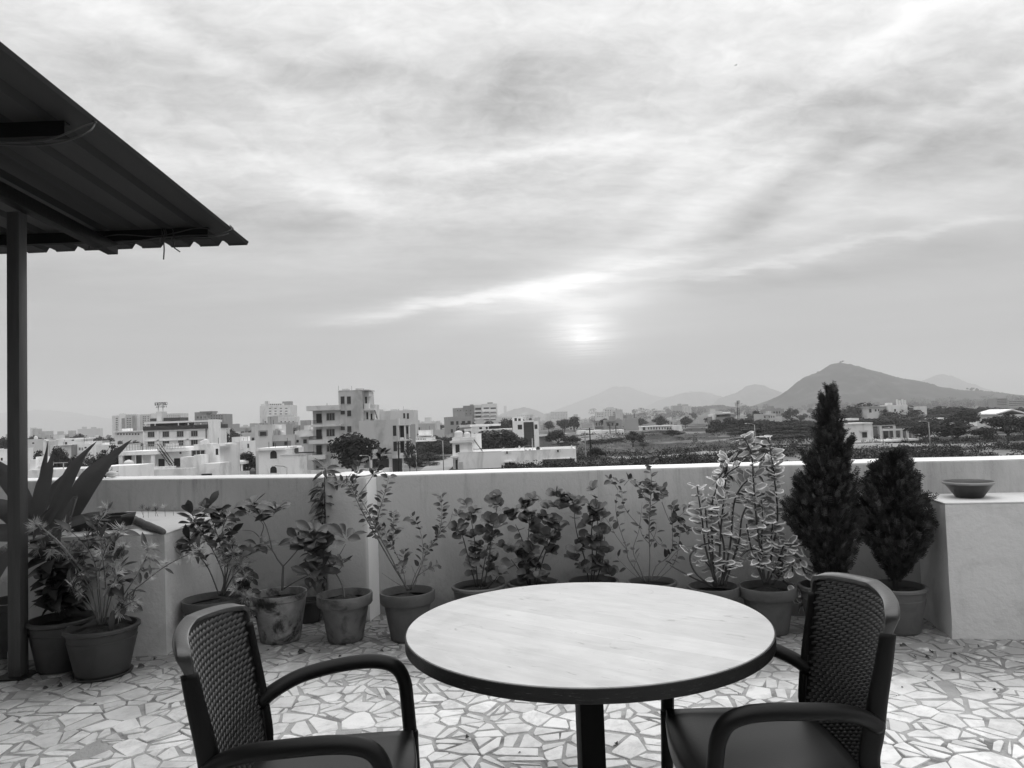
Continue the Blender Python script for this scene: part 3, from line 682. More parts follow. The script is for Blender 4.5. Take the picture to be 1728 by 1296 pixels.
# --- apartment block behind the hotel
w = A(gridw(110, 135, 320, 500, 1, 7, .9, .5)+gridw(240, 300, 320, 500, 2, 7, .7, .45)+gridw(435, 480, 300, 470, 2, 7, .7, .5)+gridw(490, 520, 300, 470, 1, 7, .6, .4)+gridw(700, 890, 290, 360, 8, 3, .4, .5))
bld('long pale apartment block with vertical dark strips behind the hotel', 820, .38, A([('wall', 65, 150, 298, 0, 0, 20, .40), ('wall', 150, 222, 272, 0, -2, 20, .48), ('wall', 222, 356, 283, 0, 0, 20, .30), ('wall', 358, 405, 300, 0, 2, 20, .48), ('wall', 405, 520, 283, 0, 0, 20, .32), ('wall', 522, 690, 268, 0, 3, 20, .45), ('wall', 690, 900, 272, 0, 4, 20, .36), ('stair_core', 182, 215, 330, 520, -3, 1, .22), ('stair_core', 312, 344, 300, 520, -1, 1, .22)]), w)
bld('dark square tower block with window grid right of the hotel', 640, .20, A([('wall', 1068, 1215, 255, 0, 0, 22, .20), ('wall', 1215, 1422, 280, 0, 2, 20, .22), ('roof_slab', 1130, 1282, 245, 262, -1, 12, .18)]), A(gridw(1085, 1215, 290, 350, 3, 1, .5, .4)+gridw(1260, 1415, 285, 530, 5, 8, .45, .45, 2)+gridw(1090, 1200, 360, 520, 3, 5, .4, .3)))
bld('low pale office block in front of the hazy houses', 520, .36, A([('wall', 1540, 1740, 430, 0, 0, 12), ('tower', 1575, 1600, 395, 430, 0, 3)]), A(gridw(1545, 1740, 440, 540, 7, 3, .55, .35)))
# --- stepped block and house in front (middle left)
bld('tall pale hotel block with battlemented roof and lower wing', 640, .42, C4([('wall', 105, 402, 255, 0, 0, 20, .40), ('wall', 115, 340, 238, 256, 1, 16, .42), ('roof_room', 155, 188, 212, 240, 2, 5, .36), ('roof_room', 325, 402, 215, 256, 2, 8, .28), ('lower_wing', 130, 462, 368, 0, -10, 9, .42), ('cornice', 225, 440, 348, 368, -9, 8, .34)]),
    C4(gridw(180, 390, 270, 350, 4, 3, .4, .32)+gridw(140, 450, 395, 510, 8, 3, .35, .35, -10)+gridw(200, 320, 238, 252, 6, 1, .6, .7, 1)))
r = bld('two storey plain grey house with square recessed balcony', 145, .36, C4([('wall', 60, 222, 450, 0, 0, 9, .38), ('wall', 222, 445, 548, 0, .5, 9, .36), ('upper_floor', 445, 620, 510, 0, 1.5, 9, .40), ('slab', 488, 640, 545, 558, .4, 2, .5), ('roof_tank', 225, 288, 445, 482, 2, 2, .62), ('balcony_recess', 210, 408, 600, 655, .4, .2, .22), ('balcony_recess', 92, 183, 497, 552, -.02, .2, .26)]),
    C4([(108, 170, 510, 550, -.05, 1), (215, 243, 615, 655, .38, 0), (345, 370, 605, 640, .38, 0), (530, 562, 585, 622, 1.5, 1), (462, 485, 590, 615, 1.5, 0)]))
for x in (235, 245, 262, 285, 300): q = rel(r, 420+x/5.76, 640+545/5.76, 1); MB().box(q.x-.05, q.x+.05, 1, 1.1, q.z-.2, q.z+1.0).build('roof_rod', M_steel, r)
r = bld('white house with two arched windows and a stained side yard wall', 112, .56, C4([('wall', 92, 385, 690, 0, 0, 8, .56), ('roof_slab', 70, 350, 668, 690, -.5, 9, .52), ('yard_wall', 300, 558, 738, 0, -1, .3, .50), ('yard_wall', 300, 555, 728, 738, -1.1, .5, .4), ('lumber', 355, 445, 672, 715, 3, 2, M_darkpaint), ('lumber', 450, 620, 708, 720, 1, 1, M_darkpaint)]), [], st=.34)
def arch(r, x0, x1, y0, y1, dy):
    a = rel(r, x0, y1, dy); c = rel(r, x1, y0, dy); w_ = (c.x-a.x)/2; cx = (c.x+a.x)/2; zs = c.z-w_
    pts = [(a.x, dy-.02, a.z), (c.x, dy-.02, a.z), (c.x, dy-.02, zs)]+[(cx+w_*math.cos(t), dy-.02, zs+w_*math.sin(t)) for t in [math.pi*k/10 for k in range(1, 10)]]+[(a.x, dy-.02, zs)]
    b = MB(); b.poly(pts); f = b.build('arched_window', M_dark, r)
    o = [(cx+(x-cx)*1.13, dy-.01, a.z+(z-a.z)*1.06-.05) for x, _, z in pts]; b = MB(); b.poly(o); b.build('surround', bmat(.6), f)
arch(r, 420+208/5.76, 420+271/5.76, 640+692/5.76, 640+772/5.76, 0); arch(r, 420+208/5.76, 420+271/5.76, 640+845/5.76, 640+912/5.76, 0)
# --- the four storey block
r = bld('four storey bare concrete block with stacked balconies and tall stair tower', 139, .34, C4([('wall', 710, 882, 302, 0, 0, 11, .38), ('wall', 620, 710, 302, 0, 2.2, 9, .30), ('roof_slab', 558, 880, 255, 302, -1.6, 12, .36), ('stair_tower', 868, 1098, 112, 0, -.3, 6, .30), ('tower_parapet', 868, 1165, 104, 112, -.35, 6.2, .34), ('tower_side', 1098, 1165, 118, 0, 1.5, 5, .36), ('balcony_slab', 600, 895, 437, 460, -1.5, 3.6, .36), ('balcony_slab', 580, 900, 590, 626, -1.7, 3.8, .38), ('balcony_slab', 575, 740, 740, 780, -1.8, 3.9, .40),
    ('annex', 1072, 1448, 397, 768, -1.0, 11, .31), ('annex_pier', 1448, 1462, 380, 768, -1.1, 1, .36), ('annex_back', 1462, 1560, 440, 768, 0.2, 9, .26), ('bay_slab', 1452, 1562, 438, 448, -1.3, 1.6, .4), ('bay_slab', 1455, 1575, 585, 598, -1.3, 1.6, .42), ('bay_slab', 1390, 1562, 740, 768, -1.3, 1.6, .4), ('bay_rail', 1470, 1504, 565, 585, -1.2, .15, .5), ('bay_rail', 1472, 1508, 715, 738, -1.2, .15, .5), ('pier', 1512, 1526, 448, 740, -1.15, .4, .42), ('pier', 1555, 1565, 448, 740, -1.15, .4, .42),
    ('side_balcony', 1112, 1215, 285, 302, .5, 3, .4), ('side_balcony', 1120, 1165, 235, 285, .6, 1.5, .44), ('side_wing', 1165, 1222, 245, 390, 2.5, 5, .34), ('side_slab', 1150, 1190, 163, 170, 1, 2, .4), ('ground_beam', 1085, 1390, 766, 775, -.9, 1, .36), ('pillar', 1360, 1390, 770, 0, -.9, .8, .42), ('pillar', 1182, 1196, 770, 0, -.9, .5, .42), ('pillar', 1492, 1500, 755, 0, -1.1, .3, .4), ('garden_wall', 555, 1390, 872, 0, -3, .3, .46), ('roof_box', 905, 960, 92, 106, 1, 2, .34), ('roof_box', 1036, 1100, 88, 106, 1, 2, .34)]),
    C4([(893, 929, 168, 239, -.3, 1), (954, 991, 168, 238, -.3, 1), (893, 933, 306, 340, -.3, 1), (956, 994, 304, 358, -.3, 1), (893, 933, 460, 494, -.3, 1), (957, 996, 457, 513, -.3, 1), (757, 832, 330, 398, 0, 2), (757, 832, 485, 552, 0, 2), (760, 835, 641, 702, 0, 2), (655, 708, 335, 424, 2.2, 0), (655, 708, 487, 580, 2.2, 0), (655, 708, 642, 735, 2.2, 0), (655, 710, 795, 862, 2.2, 1),
        (1400, 1433, 450, 550, -1.0, 0), (1405, 1440, 605, 700, -1.0, 0), (1474, 1508, 455, 572, .2, 0), (1475, 1508, 605, 718, .2, 0), (1532, 1550, 460, 530, .2, 0), (1532, 1550, 610, 670, .2, 0), (1130, 1148, 170, 235, 1.5, 0), (1142, 1160, 322, 390, 1.5, 0), (1185, 1200, 335, 390, 2.5, 0)]), st=.30)
for x0, x1, yb in ((605, 712, 427), (590, 712, 580), (620, 712, 735)): a = rel(r, 420+x0/5.76, 640+(yb+8)/5.76, -1.4); c = rel(r, 420+x1/5.76, 640+(yb+8)/5.76, -1.4); railing(r, a.x, c.x, -1.4, a.z, .65, 10, m=M_steel)
# dark open ground floor stands between pillars: real recess behind them
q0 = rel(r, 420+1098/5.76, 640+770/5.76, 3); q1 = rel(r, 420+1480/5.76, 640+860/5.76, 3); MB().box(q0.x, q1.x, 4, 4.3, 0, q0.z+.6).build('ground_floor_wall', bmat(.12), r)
for i in range(3): a = rel(r, 420+(1218+i*4)/5.76, 640+300/5.76, .5); c = rel(r, 420+(1245+i*4)/5.76, 640+385/5.76, .5); MB().tube([a, c], .03, 5).build('roof_pole', M_steel, r)
for x in (872, 1000): a = rel(r, 420+x/5.76, 640+105/5.76, 1); MB().tube([a, a+Vector((0, 0, .8))], .025, 5).build('antenna', M_steel, r)
bld('plain pale block behind the bare concrete one', 260, .36, C4([('wall', 1225, 1600, 305, 0, 0, 12, .36), ('roof_room', 1262, 1305, 292, 306, 1, 4, .36), ('roof_room', 1375, 1445, 290, 306, 1, 4, .36), ('roof_room', 1495, 1550, 290, 306, 1, 4, .36)]), C4([(1500, 1520, 330, 380), (1535, 1556, 330, 385)]))
r = bld('small white house with balcony and arches beside the scrub slope', 230, .58, C4([('wall', 1648, 1770, 500, 560, 2, 6, .58), ('roof_slab', 1640, 1780, 540, 552, 0, 3, .6), ('wall', 1600, 1790, 568, 600, 0, 7, .58), ('roof_slab', 1590, 1800, 598, 606, -.6, 8, .6)]), C4([(1635, 1650, 530, 552, 2, 0)]+gridw(1610, 1720, 574, 590, 7, 1, .5, .8)))
# --- bungalow with two tanks
r = bld('white bungalow with two round water tanks and long flat roof', 150, .56, C5([('wall', 225, 728, 645, 0, -2, 10, .52), ('wall', 728, 1208, 632, 0, -1.6, 10, .58), ('wall', 1208, 1582, 605, 718, -1.5, .4, .58), ('side_wall', 1582, 1602, 600, 0, -1.6, 8, .62), ('porch_wall', 1208, 1582, 718, 0, 1.2, 6, .44), ('roof_slab', 1208, 1600, 716, 722, -1.7, 3, .5), ('roof_parapet', 480, 1600, 592, 632, 5, .3, .64), ('stair_room', 160, 390, 535, 0, -.6, 4.4, .60), ('tank_platform', 158, 410, 472, 508, -.9, 5, .42), ('eave', 130, 415, 512, 534, -1.5, 6, .44), ('stair_wall', 390, 500, 425, 600, 3, .4, .60), ('left_eave', 138, 222, 690, 712, -2.4, 2, .6), ('window_hood', 765, 892, 752, 766, -2.3, .7, .4), ('window_hood', 1098, 1165, 786, 796, -2.2, .6, .4), ('door_panel', 243, 285, 758, 850, -2.1, .08, .36), ('shutter_frame', 770, 850, 630, 665, -1.66, .05, .46), ('shutter_frame', 1355, 1430, 612, 645, -1.56, .05, .46)]),
    C5([(198, 246, 553, 650, -.6, 0), (200, 222, 732, 850, -2.06, 0), (780, 885, 768, 840, -1.62, 2), (1112, 1155, 796, 812, -1.62, 0), (1212, 1280, 770, 822, 1.2, 1), (1325, 1425, 772, 822, 1.2, 2), (1540, 1582, 770, 820, 1.2, 1), (735, 752, 795, 840, -1.62, 0), (790, 808, 633, 660, -1.72, 0), (1382, 1402, 616, 640, -1.62, 0)]), st=.26)
for x, R_ in ((236, .86), (334, .68)): q = rel(r, 740+x/6.912, 670+472/6.912, 1.4); tank(r, q.x, 1.4, q.z, R_, 1.35*R_/.8)
a = rel(r, 740+400/6.912, 670+480/6.912, -.2); c = rel(r, 740+512/6.912, 670+632/6.912, -.2)
for dy in (-.5, .3): MB().tube([(a.x, dy, a.z), (c.x, dy, c.z)], .07, 6).build('stair_rail', M_steel, r)
b = MB()
for k in range(10): f = (k+.5)/10; b.box(a.x+(c.x-a.x)*f-.12, a.x+(c.x-a.x)*f+.12, -.45, .25, a.z+(c.z-a.z)*f-.06, a.z+(c.z-a.z)*f)
b.build('stair_treads', M_steel, r)
def dish(root, x, y, dy, R_=.45, m=None, az=0):
    q = rel(root, x, y, dy); b = MB(); n = 14
    b.v.append((q.x, dy, q.z))
    for i in range(n): t = 2*math.pi*i/n; b.v.append((q.x+R_*math.cos(t)*math.cos(az), dy-.14+R_*math.cos(t)*math.sin(az), q.z+R_*math.sin(t)))
    for i in range(n): b.f.append((0, 1+i, 1+(i+1) % n)); b.m.append(0)
    b.tube([(q.x, dy+.02, q.z), (q.x, dy+.1, q.z-.9)], .04, 5); return b.build('satellite_dish', m or M_tank, root, smooth=True)
dish(r, 740+942/6.912, 670+588/6.912, 0, .42, az=1.1); dish(r, 740+1160/6.912, 670+602/6.912, -.5, .42, M_darkpaint); dish(r, 740+1552/6.912, 670+582/6.912, 0, .42, az=1.0)
q = rel(r, 740+1098/6.912, 670+630/6.912, 0); MB().tube([q, q+Vector((0, 0, 2.6))], .08, 6).build('vent_pipe', M_tank, r)
for i in range(9): q = rel(r, 740+(1000+i*12)/6.912, 670+636/6.912, -1.2); MB().box(q.x-.12, q.x+.12, -1.4, -1.1, q.z-.25, q.z+random.uniform(.1, .5)).build('flower_pot', M_steel, r)
# --- apartments and others behind the bungalow
w = C5(gridw(205, 275, 140, 360, 2, 6, .3, .3)+gridw(300, 400, 140, 360, 2, 6, .28, .3, -2)+gridw(425, 500, 115, 340, 1, 5, .9, .5)+gridw(515, 680, 110, 320, 2, 5, .75, .45, -1))
r = bld('ten storey apartment block in two tones, tallest building right of centre', 680, .34, C5([('wall', 165, 285, 128, 0, 0, 20, .26), ('wall', 285, 415, 100, 0, -2, 20, .17), ('wall', 415, 500, 90, 0, 1, 20, .42), ('wall', 500, 680, 78, 0, -1, 20, .40), ('roof_room', 570, 630, 62, 78, 2, 6, .25), ('roof_room', 365, 405, 86, 100, 2, 5, .25)]), w)
for j in range(5):
    for x0, x1 in ((418, 498), (510, 595), (605, 680)):
        a = rel(r, 740+x0/6.912, 670+(160+j*42)/6.912, -1); c = rel(r, 740+x1/6.912, 670+(172+j*42)/6.912, -1); MB().box(a.x, c.x, -3.5, -1.01, c.z, a.z).build('balcony', bmat(.48), r)
bld('white flat roofed house with wide eaves left of the round dark tree', 225, .56, C5([('wall', 375, 600, 345, 0, 0, 8, .56), ('roof_slab', 365, 720, 318, 340, -1, 10, .60), ('wall', 470, 760, 395, 0, -2, 5, .50), ('slab', 470, 860, 372, 388, -3, 6, .58), ('wall', 410, 510, 425, 0, -4, 3, .58), ('roof_box', 300, 380, 372, 400, -4, 3, .58)]), C5([(475, 508, 350, 378), (550, 575, 348, 378), (585, 705, 340, 372), (505, 550, 428, 470, -2, 1), (650, 690, 425, 470, -2, 0), (410, 430, 420, 440, -4.05, 0)]))
r = bld('white office house with a tall dark glass front', 250, .58, C5([('wall', 862, 990, 285, 0, 0, 9, .58), ('wall', 1110, 1165, 285, 0, 0, 9, .60), ('wall', 990, 1110, 278, 292, 0, 9, .58), ('glass_front', 990, 1110, 292, 560, .5, 8, mat('dark_glass', .04, .2)), ('roof_room', 862, 985, 235, 286, 1, 5, .52)]), C5([(924, 975, 323, 378), (1120, 1153, 320, 372), (886, 915, 245, 280, 1, 0), (930, 960, 250, 284, 1, 0)]))
for j in range(4): a = rel(r, 740+990/6.912, 670+(345+j*55)/6.912, .5); c = rel(r, 740+1110/6.912, 670+345/6.912, .5); MB().box(a.x, c.x, .40, .49, a.z-.06, a.z+.06).build('glazing_bar', M_steel, r)
bld('mid distance pale block behind the glass fronted house', 850, .40, C5([('wall', 910, 1105, 198, 0, 0, 14), ('roof_room', 975, 1035, 184, 198, 2, 6), ('wall', 905, 1020, 235, 0, -5, 8, .5)]), C5(gridw(915, 1100, 205, 300, 8, 5, .4, .4)))
bld('pale four storey flats left of the glass fronted house', 760, .40, C5([('wall', 705, 860, 232, 0, 0, 14)]), C5(gridw(710, 858, 240, 340, 6, 5, .5, .4)))
bld('low sheds behind the round dark trees', 270, .30, C5([('wall', 1165, 1320, 450, 0, 0, 8, .22), ('roof_slab', 1165, 1320, 445, 462, -1, 9, .3), ('wall', 1320, 1500, 430, 0, 5, 9, .35)]), [])
bld('distant wide apartment slab in the haze', 2000, .35, C5([('wall', 1310, 1505, 170, 0, 0, 30), ('wall', 1245, 1312, 192, 0, 6, 30)]), C5(gridw(1315, 1500, 175, 260, 10, 5, .4, .4)))
bld('slender far tower barely visible in the haze', 4200, .3, C5([('wall', 760, 792, 104, 0, 0, 20), ('wall', 735, 765, 190, 0, 0, 20)]), [])
# --- middle right
w = C6(gridw(170, 235, 165, 240, 4, 3, .4, .4)+gridw(250, 320, 130, 280, 3, 8, .45, .45, -2)+gridw(330, 360, 150, 300, 1, 8, .6, .4)+gridw(370, 430, 150, 300, 3, 8, .45, .45))
bld('stepped eight storey flats standing alone right of centre', 900, .33, C6([('wall', 160, 245, 155, 0, 0, 16), ('wall', 245, 325, 120, 0, -2, 16, .36), ('wall', 325, 362, 125, 0, 1, 16, .42), ('wall', 362, 435, 130, 0, -1, 16, .3), ('roof_room', 272, 342, 104, 122, 2, 8), ('roof_room', 342, 380, 116, 128, 2, 8), ('wall', 160, 320, 210, 0, -8, 6, .38)]), w)
bld('dark framed unfinished building left of the stepped flats', 560, .30, C6([('wall', 132, 145, 252, 0, 0, 8, .3), ('wall', 145, 270, 262, 302, 3, 5, .5), ('roof_slab', 132, 270, 245, 260, -1, 9, .2), ('wall', 140, 330, 305, 0, 1, 8, .14)]), C6(gridw(150, 262, 264, 300, 4, 1, .35, .9, 3)))
r = bld('long low white warehouse beside the field', 330, .56, C6([('wall', 0, 215, 400, 0, 0, 8, .5), ('roof_slab', -25, 225, 348, 385, -1, 10, .62), ('wall', 215, 370, 345, 0, 3, 8, .5), ('wall', 370, 450, 340, 0, 2, 8, .6), ('boundary_wall', -60, 95, 442, 0, -12, .3, .62)]), C6([(0, 120, 392, 425, -.05, 0), (128, 168, 398, 420), (428, 445, 370, 396, 2, 0)]+gridw(318, 356, 350, 405, 3, 3, .5, .4, 3)))
bld('long white school building with many windows behind the field', 400, .52, C6([('wall', 635, 960, 305, 0, 0, 9), ('roof_slab', 630, 965, 300, 308, -.6, 10, .55), ('upper_floor', 955, 1050, 295, 0, -1, 9, .56), ('slab', 1050, 1062, 335, 0, -1, 5, .5)]), C6([(645, 672, 312, 345)]+gridw(690, 950, 312, 340, 9, 1, .4, .8)+gridw(700, 950, 355, 385, 8, 1, .4, .8)+gridw(890, 950, 318, 345, 3, 1, .5, .8)))
bld('hazy slab of flats on the wooded rise', 1900, .28, C6([('wall', 955, 1060, 88, 0, 0, 20), ('wall', 1060, 1150, 92, 0, 10, 20, .3), ('roof_room', 1012, 1048, 70, 90, 4, 8), ('roof_room', 1060, 1120, 76, 92, 14, 8)]), C6(gridw(960, 1055, 92, 170, 7, 6, .4, .35)+gridw(1065, 1145, 98, 165, 5, 5, .4, .35, 10)))
bld('hazy row of flats left of the wooded rise', 2200, .3, C6([('wall', 705, 760, 148, 0, 0, 20), ('wall', 765, 890, 155, 0, 8, 20), ('roof_room', 760, 800, 130, 150, 8, 10), ('roof_room', 840, 880, 132, 150, 8, 10)]), C6(gridw(708, 756, 152, 210, 3, 4, .4, .35)+gridw(775, 885, 158, 200, 7, 3, .4, .35, 8)))
bld('concrete block under the telecom mast', 340, .28, C6([('wall', 1410, 1600, 205, 0, 0, 9, .25), ('roof_slab', 1410, 1600, 165, 178, -1, 10, .36), ('wall', 1440, 1560, 180, 205, 3, 5, .16), ('wall', 1335, 1370, 205, 0, -4, 3, .2), ('side_wall', 1375, 1412, 175, 0, 1, 8, .5), ('wall', 1500, 1560, 155, 168, 4, 4, .6)]), [])
# telecom mast
t_ = thing('telecom_mast', 'telecom mast crowded with antenna panels on the concrete block', 'mast', (PY(1246, 700, 338).x, 338, GZ)); zt = PY(1246, 676, 338).z-GZ; zb = 0
b = MB()
for a in range(3): q = (math.cos(a*2.094)*.7, math.sin(a*2.094)*.7); b.tube([(q[0], q[1], 0), (q[0]*.6, q[1]*.6, zt)], .1, 5)
for k in range(12): z = zt*k/12; b.box(-.5, .5, -.05, .05, z, z+.08); b.box(-.05, .05, -.5, .5, z+.4, z+.48)
b.build('lattice', M_steel, t_)
for k in range(16): a = k*2.4; z = zt-.6-(k % 5)*.9; MB().box(-.17, .17, -.1, .1, 0, 1.5).build('antenna_panel', bmat(.3), t_).matrix_local = Matrix.Translation((math.cos(a)*(1.25 if k % 5 > 0 else .8), math.sin(a)*1.2, z-.8)) @ Matrix.Rotation(a, 4, 'Z')
MB().lathe([(0, 0), (.7, .25), (.72, .3), (0, .32)], 14, c=(0, 0, 0)).build('dish', bmat(.4), t_).matrix_local = Matrix.Translation((-1.6, 0, zt-1.2)) @ Matrix.Rotation(-1.3, 4, 'Y')
# --- right: compound
r = bld('stained white block beside the open concrete portico', 175, .50, C7([('wall', 215, 455, 272, 0, 0, 8, .38), ('roof_slab', 210, 462, 268, 276, -.3, 8.5, .45), ('window_hood', 358, 425, 330, 340, -.6, .6, .3)]), C7([(372, 412, 345, 388, 0, 1), (292, 308, 345, 361), (275, 284, 345, 359)]), st=.35)
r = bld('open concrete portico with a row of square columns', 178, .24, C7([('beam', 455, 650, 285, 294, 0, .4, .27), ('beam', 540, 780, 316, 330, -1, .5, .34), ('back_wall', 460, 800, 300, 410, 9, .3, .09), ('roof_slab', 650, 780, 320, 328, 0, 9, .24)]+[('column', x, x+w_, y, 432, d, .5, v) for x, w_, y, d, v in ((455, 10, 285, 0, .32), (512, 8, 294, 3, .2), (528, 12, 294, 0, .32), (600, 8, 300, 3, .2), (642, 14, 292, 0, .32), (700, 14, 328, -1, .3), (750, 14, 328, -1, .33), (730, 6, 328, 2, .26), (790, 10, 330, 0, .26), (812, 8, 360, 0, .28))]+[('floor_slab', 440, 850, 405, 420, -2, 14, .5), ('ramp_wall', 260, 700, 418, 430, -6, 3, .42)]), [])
bld('thin white sloping canopy behind the cypress', 210, .6, C7([('roof_slab', 210, 345, 230, 246, 0, 5, .65), ('wall', 215, 300, 246, 0, 2, 4, .2)]), [])
r = bld('pale hilltop villa with ragged parapet among the trees', 430, .42, C7([('wall', 412, 590, 132, 0, 0, 9, .40), ('roof_slab', 408, 592, 126, 134, -1, 10, .30), ('wall', 590, 750, 115, 0, -3, 10, .46), ('wall', 592, 625, 98, 116, -2, 4, .5), ('wall', 800, 912, 128, 0, 2, 9, .42)]+[('finial', 665+i*22, 675+i*22, 68+(i % 2)*8, 116, -2.5, 1, .42) for i in range(4)]), C7([(478, 492, 152, 170), (505, 515, 150, 168), (640, 655, 150, 172, -3, 0), (430, 450, 150, 180)]))
bld('small white building between the right hand trees', 300, .6, C7([('wall', 988, 1115, 225, 0, 0, 8), ('wall', 1300, 1350, 225, 0, 3, 6, .62)]), C7(gridw(1000, 1105, 232, 250, 6, 1, .4, .6)))
bld('tall dark frame block at the right edge near the hill', 950, .22, C7([('wall', 1492, 1590, 60, 0, 0, 16, .20), ('wall', 1592, 1740, 75, 0, 3, 16, .26)]), C7(gridw(1500, 1586, 62, 120, 1, 4, .9, .4)+gridw(1600, 1735, 80, 125, 1, 3, .95, .4, 3)))
r = thing('gabled_hall', 'hall with long white sloping roof behind the right edge trees', 'building', (PY(1715, 700, 250).x, 250, GZ)); b = MB(); a = PY(1680, 698, 250)-r.location; c = PY(1708, 690, 250)-r.location; d_ = PY(1745, 700, 250)-r.location
n = len(b.v); b.v += [(a.x, 0, a.z), (c.x, 0, c.z), (d_.x, 0, d_.z), (a.x, 12, a.z), (c.x, 12, c.z), (d_.x, 12, d_.z)]; b.v += [(x, y, z-.4) for x, y, z in b.v[:6]]
for q in ((0,1,4,3),(1,2,5,4),(6,9,10,7),(7,10,11,8),(0,6,7,1),(1,7,8,2),(3,4,10,9),(4,5,11,10),(0,3,9,6),(2,8,11,5)): b.f.append(q); b.m.append(0)
b.build('roof', bmat(.6), r); MB().box(a.x+.8, d_.x-.5, .5, 11.5, 0, a.z-.5).build('wall', bmat(.4), r)
r = bld('low wall and gate posts along the compound road', 152, .36, C7([('boundary_wall', 262, 540, 448, 462, 6, .3, .38), ('boundary_wall', 560, 1740, 470, 480, 4, .3, .30)]+[('post', 560+i*62, 566+i*62, 430+i*1.5, 480, 4.4, .2, .4) for i in range(18)]), [], name='boundary_wall', cat='wall')
for i, (x0, x1, y0, y1, yv, lab) in enumerate(((1225, 1330, 328, 340, 200, 'grey concrete frame between the right hand trees'),)):
    bld(lab, yv, .4, C7([('beam', x0, x1, y0, y1, 0, .6, .42), ('column', 1270, 1288, 340, 480, 0, .6, .4), ('beam', 1250, 1330, 400, 408, 0, .5, .4)]), [])
# --- left column of the town
bld('plain grey gable end behind the post', 205, .36, C8([('wall', 300, 640, 192, 0, 0, 9, .38), ('wall', 628, 672, 195, 0, -1, 1, .62), ('slab', 620, 715, 205, 214, -1, 3, .6)]), C8([(470, 500, 230, 250)]))
bld('white terraced house with two roof tanks left of the tallest sword leaf', 190, .60, C8([('wall', 850, 1100, 185, 0, 0, 8, .60), ('roof_slab', 812, 1105, 172, 188, -1, 9, .62), ('wall', 730, 1040, 275, 0, -3, 6, .42), ('slab', 780, 1040, 264, 275, -3.5, 6, .62), ('wall', 1040, 1085, 262, 420, -3.2, 4, .2), ('wall', 1085, 1235, 230, 0, -2, 8, .62), ('wall', 1232, 1320, 262, 0, -3, 6, .6)]), C8([(950, 978, 225, 268), (1045, 1080, 190, 205), (1150, 1165, 305, 345, -2, 0), (1175, 1185, 305, 345, -2, 0), (1200, 1210, 305, 345, -2, 0), (1232, 1262, 295, 318, -3, 0)]))
bld('long pale roof terrace house behind the sword leaves', 170, .52, C8([('wall', 1400, 1760, 275, 0, 0, 9, .50), ('wall', 1488, 1530, 235, 278, 1, 2, .6)]), [])
r = bld('near flat roof with white box tank beside the post', 92, .52, C8([('wall', 400, 1010, 625, 0, 0, 5, .50), ('wall', 1010, 1420, 612, 0, -.5, 5, .50), ('roof_block', 435, 520, 480, 630, .5, 3, .52), ('roof_slab', 515, 640, 530, 580, 1, 2, .6), ('tank_box', 522, 640, 438, 528, 1.2, 1.2, .64)]), [], st=.55)
for x0, y0, x1 in ((785, 530, 980),): 
    a = rel(r, x0/8.64, 720+y0/8.64, 1); c = rel(r, x1/8.64, 720+y0/8.64, 1); MB().box(a.x, c.x, 1, 1.1, a.z-.05, a.z+.05).build('washing_bar', M_rail, r); m_ = (a.x*.3+c.x*.7)
    MB().box(m_-.05, m_+.05, 1.0, 1.1, a.z-1., a.z-.06).build('washing_post', M_rail, r)
bld('white hut corner at the far left edge', 100, .62, C8([('wall', -400, 62, 352, 0, 0, 6, .62), ('low_wall', -300, 110, 500, 0, -2, .3, .62)]), C8([(12, 40, 455, 500)]))
bld('low long white roofs under the hotel', 100, .56, A([('wall', -60, 400, 905, 0, 0, 4, .6)]), [], st=.2)
for i, (x0, x1, y0, Yb, lab) in enumerate(((100, 425, 490, 330, 'low pale arcade roof left of the hotel'),)):
    bld(lab, Yb, .5, A([('wall', x0, x1, y0, 0, 0, 8, .45), ('roof_slab', x0-20, x1+10, y0-6, y0+6, -1, 9, .6), ('dome', 185, 265, 455, 490, 2, 4, .6)]), A(gridw(x0+20, x1-20, 510, 535, 8, 1, .5, .8)))
bld('faint pale tower pair at the far left behind the post', 1800, .3, C8([('wall', 440, 470, 15, 0, 0, 16), ('wall', 485, 550, 30, 0, 3, 16, .25), ('wall', 600, 720, 65, 0, 0, 16, .28)]), [])
bld('faint wide slab in the left haze', 3000, .25, C8([('wall', 1130, 1460, 30, 0, 0, 20), ('wall', 1195, 1225, 2, 0, 2, 20), ('wall', 1325, 1365, 5, 0, 2, 20)]), [])

# --- trees
def crown_mesh(key, seed, n, lobes, ls, m):
    R = random.Random(seed); b = MB(); L_ = []
    for i in range(lobes):
        a = R.uniform(0, 6.283); q = R.uniform(.05, .30); z = R.uniform(.42, .80); L_.append((q*math.cos(a), q*math.sin(a), z, R.uniform(.13, .24), R.uniform(.10, .18)))
    L_ += [(0, 0, .6, .28, .25), (0.02, 0, .80, .17, .17)]
    for i in range(n):
        c = R.choice(L_); th = R.uniform(0, 6.283); ph = math.acos(R.uniform(-1, 1)); rr = R.random()**.35
        d = Vector((math.sin(ph)*math.cos(th), math.sin(ph)*math.sin(th), math.cos(ph)))
        p_ = Vector((c[0]+d.x*c[3]*rr, c[1]+d.y*c[3]*rr, c[2]+d.z*c[4]*rr))
        if mn.noise(p_*7+Vector((seed, 0, 0))) < -.28: continue
        nn = (d+Vector((R.uniform(-1, 1), R.uniform(-1, 1), R.uniform(-.6, 1)))).normalized(); s = ls*R.uniform(.5, 1.4); u = nn.orthogonal().normalized()*s; w = nn.cross(u)*.6
        b.poly([p_-u, p_-w*.8, p_+u, p_+w]) 
    return b.mesh(key, [m], False)
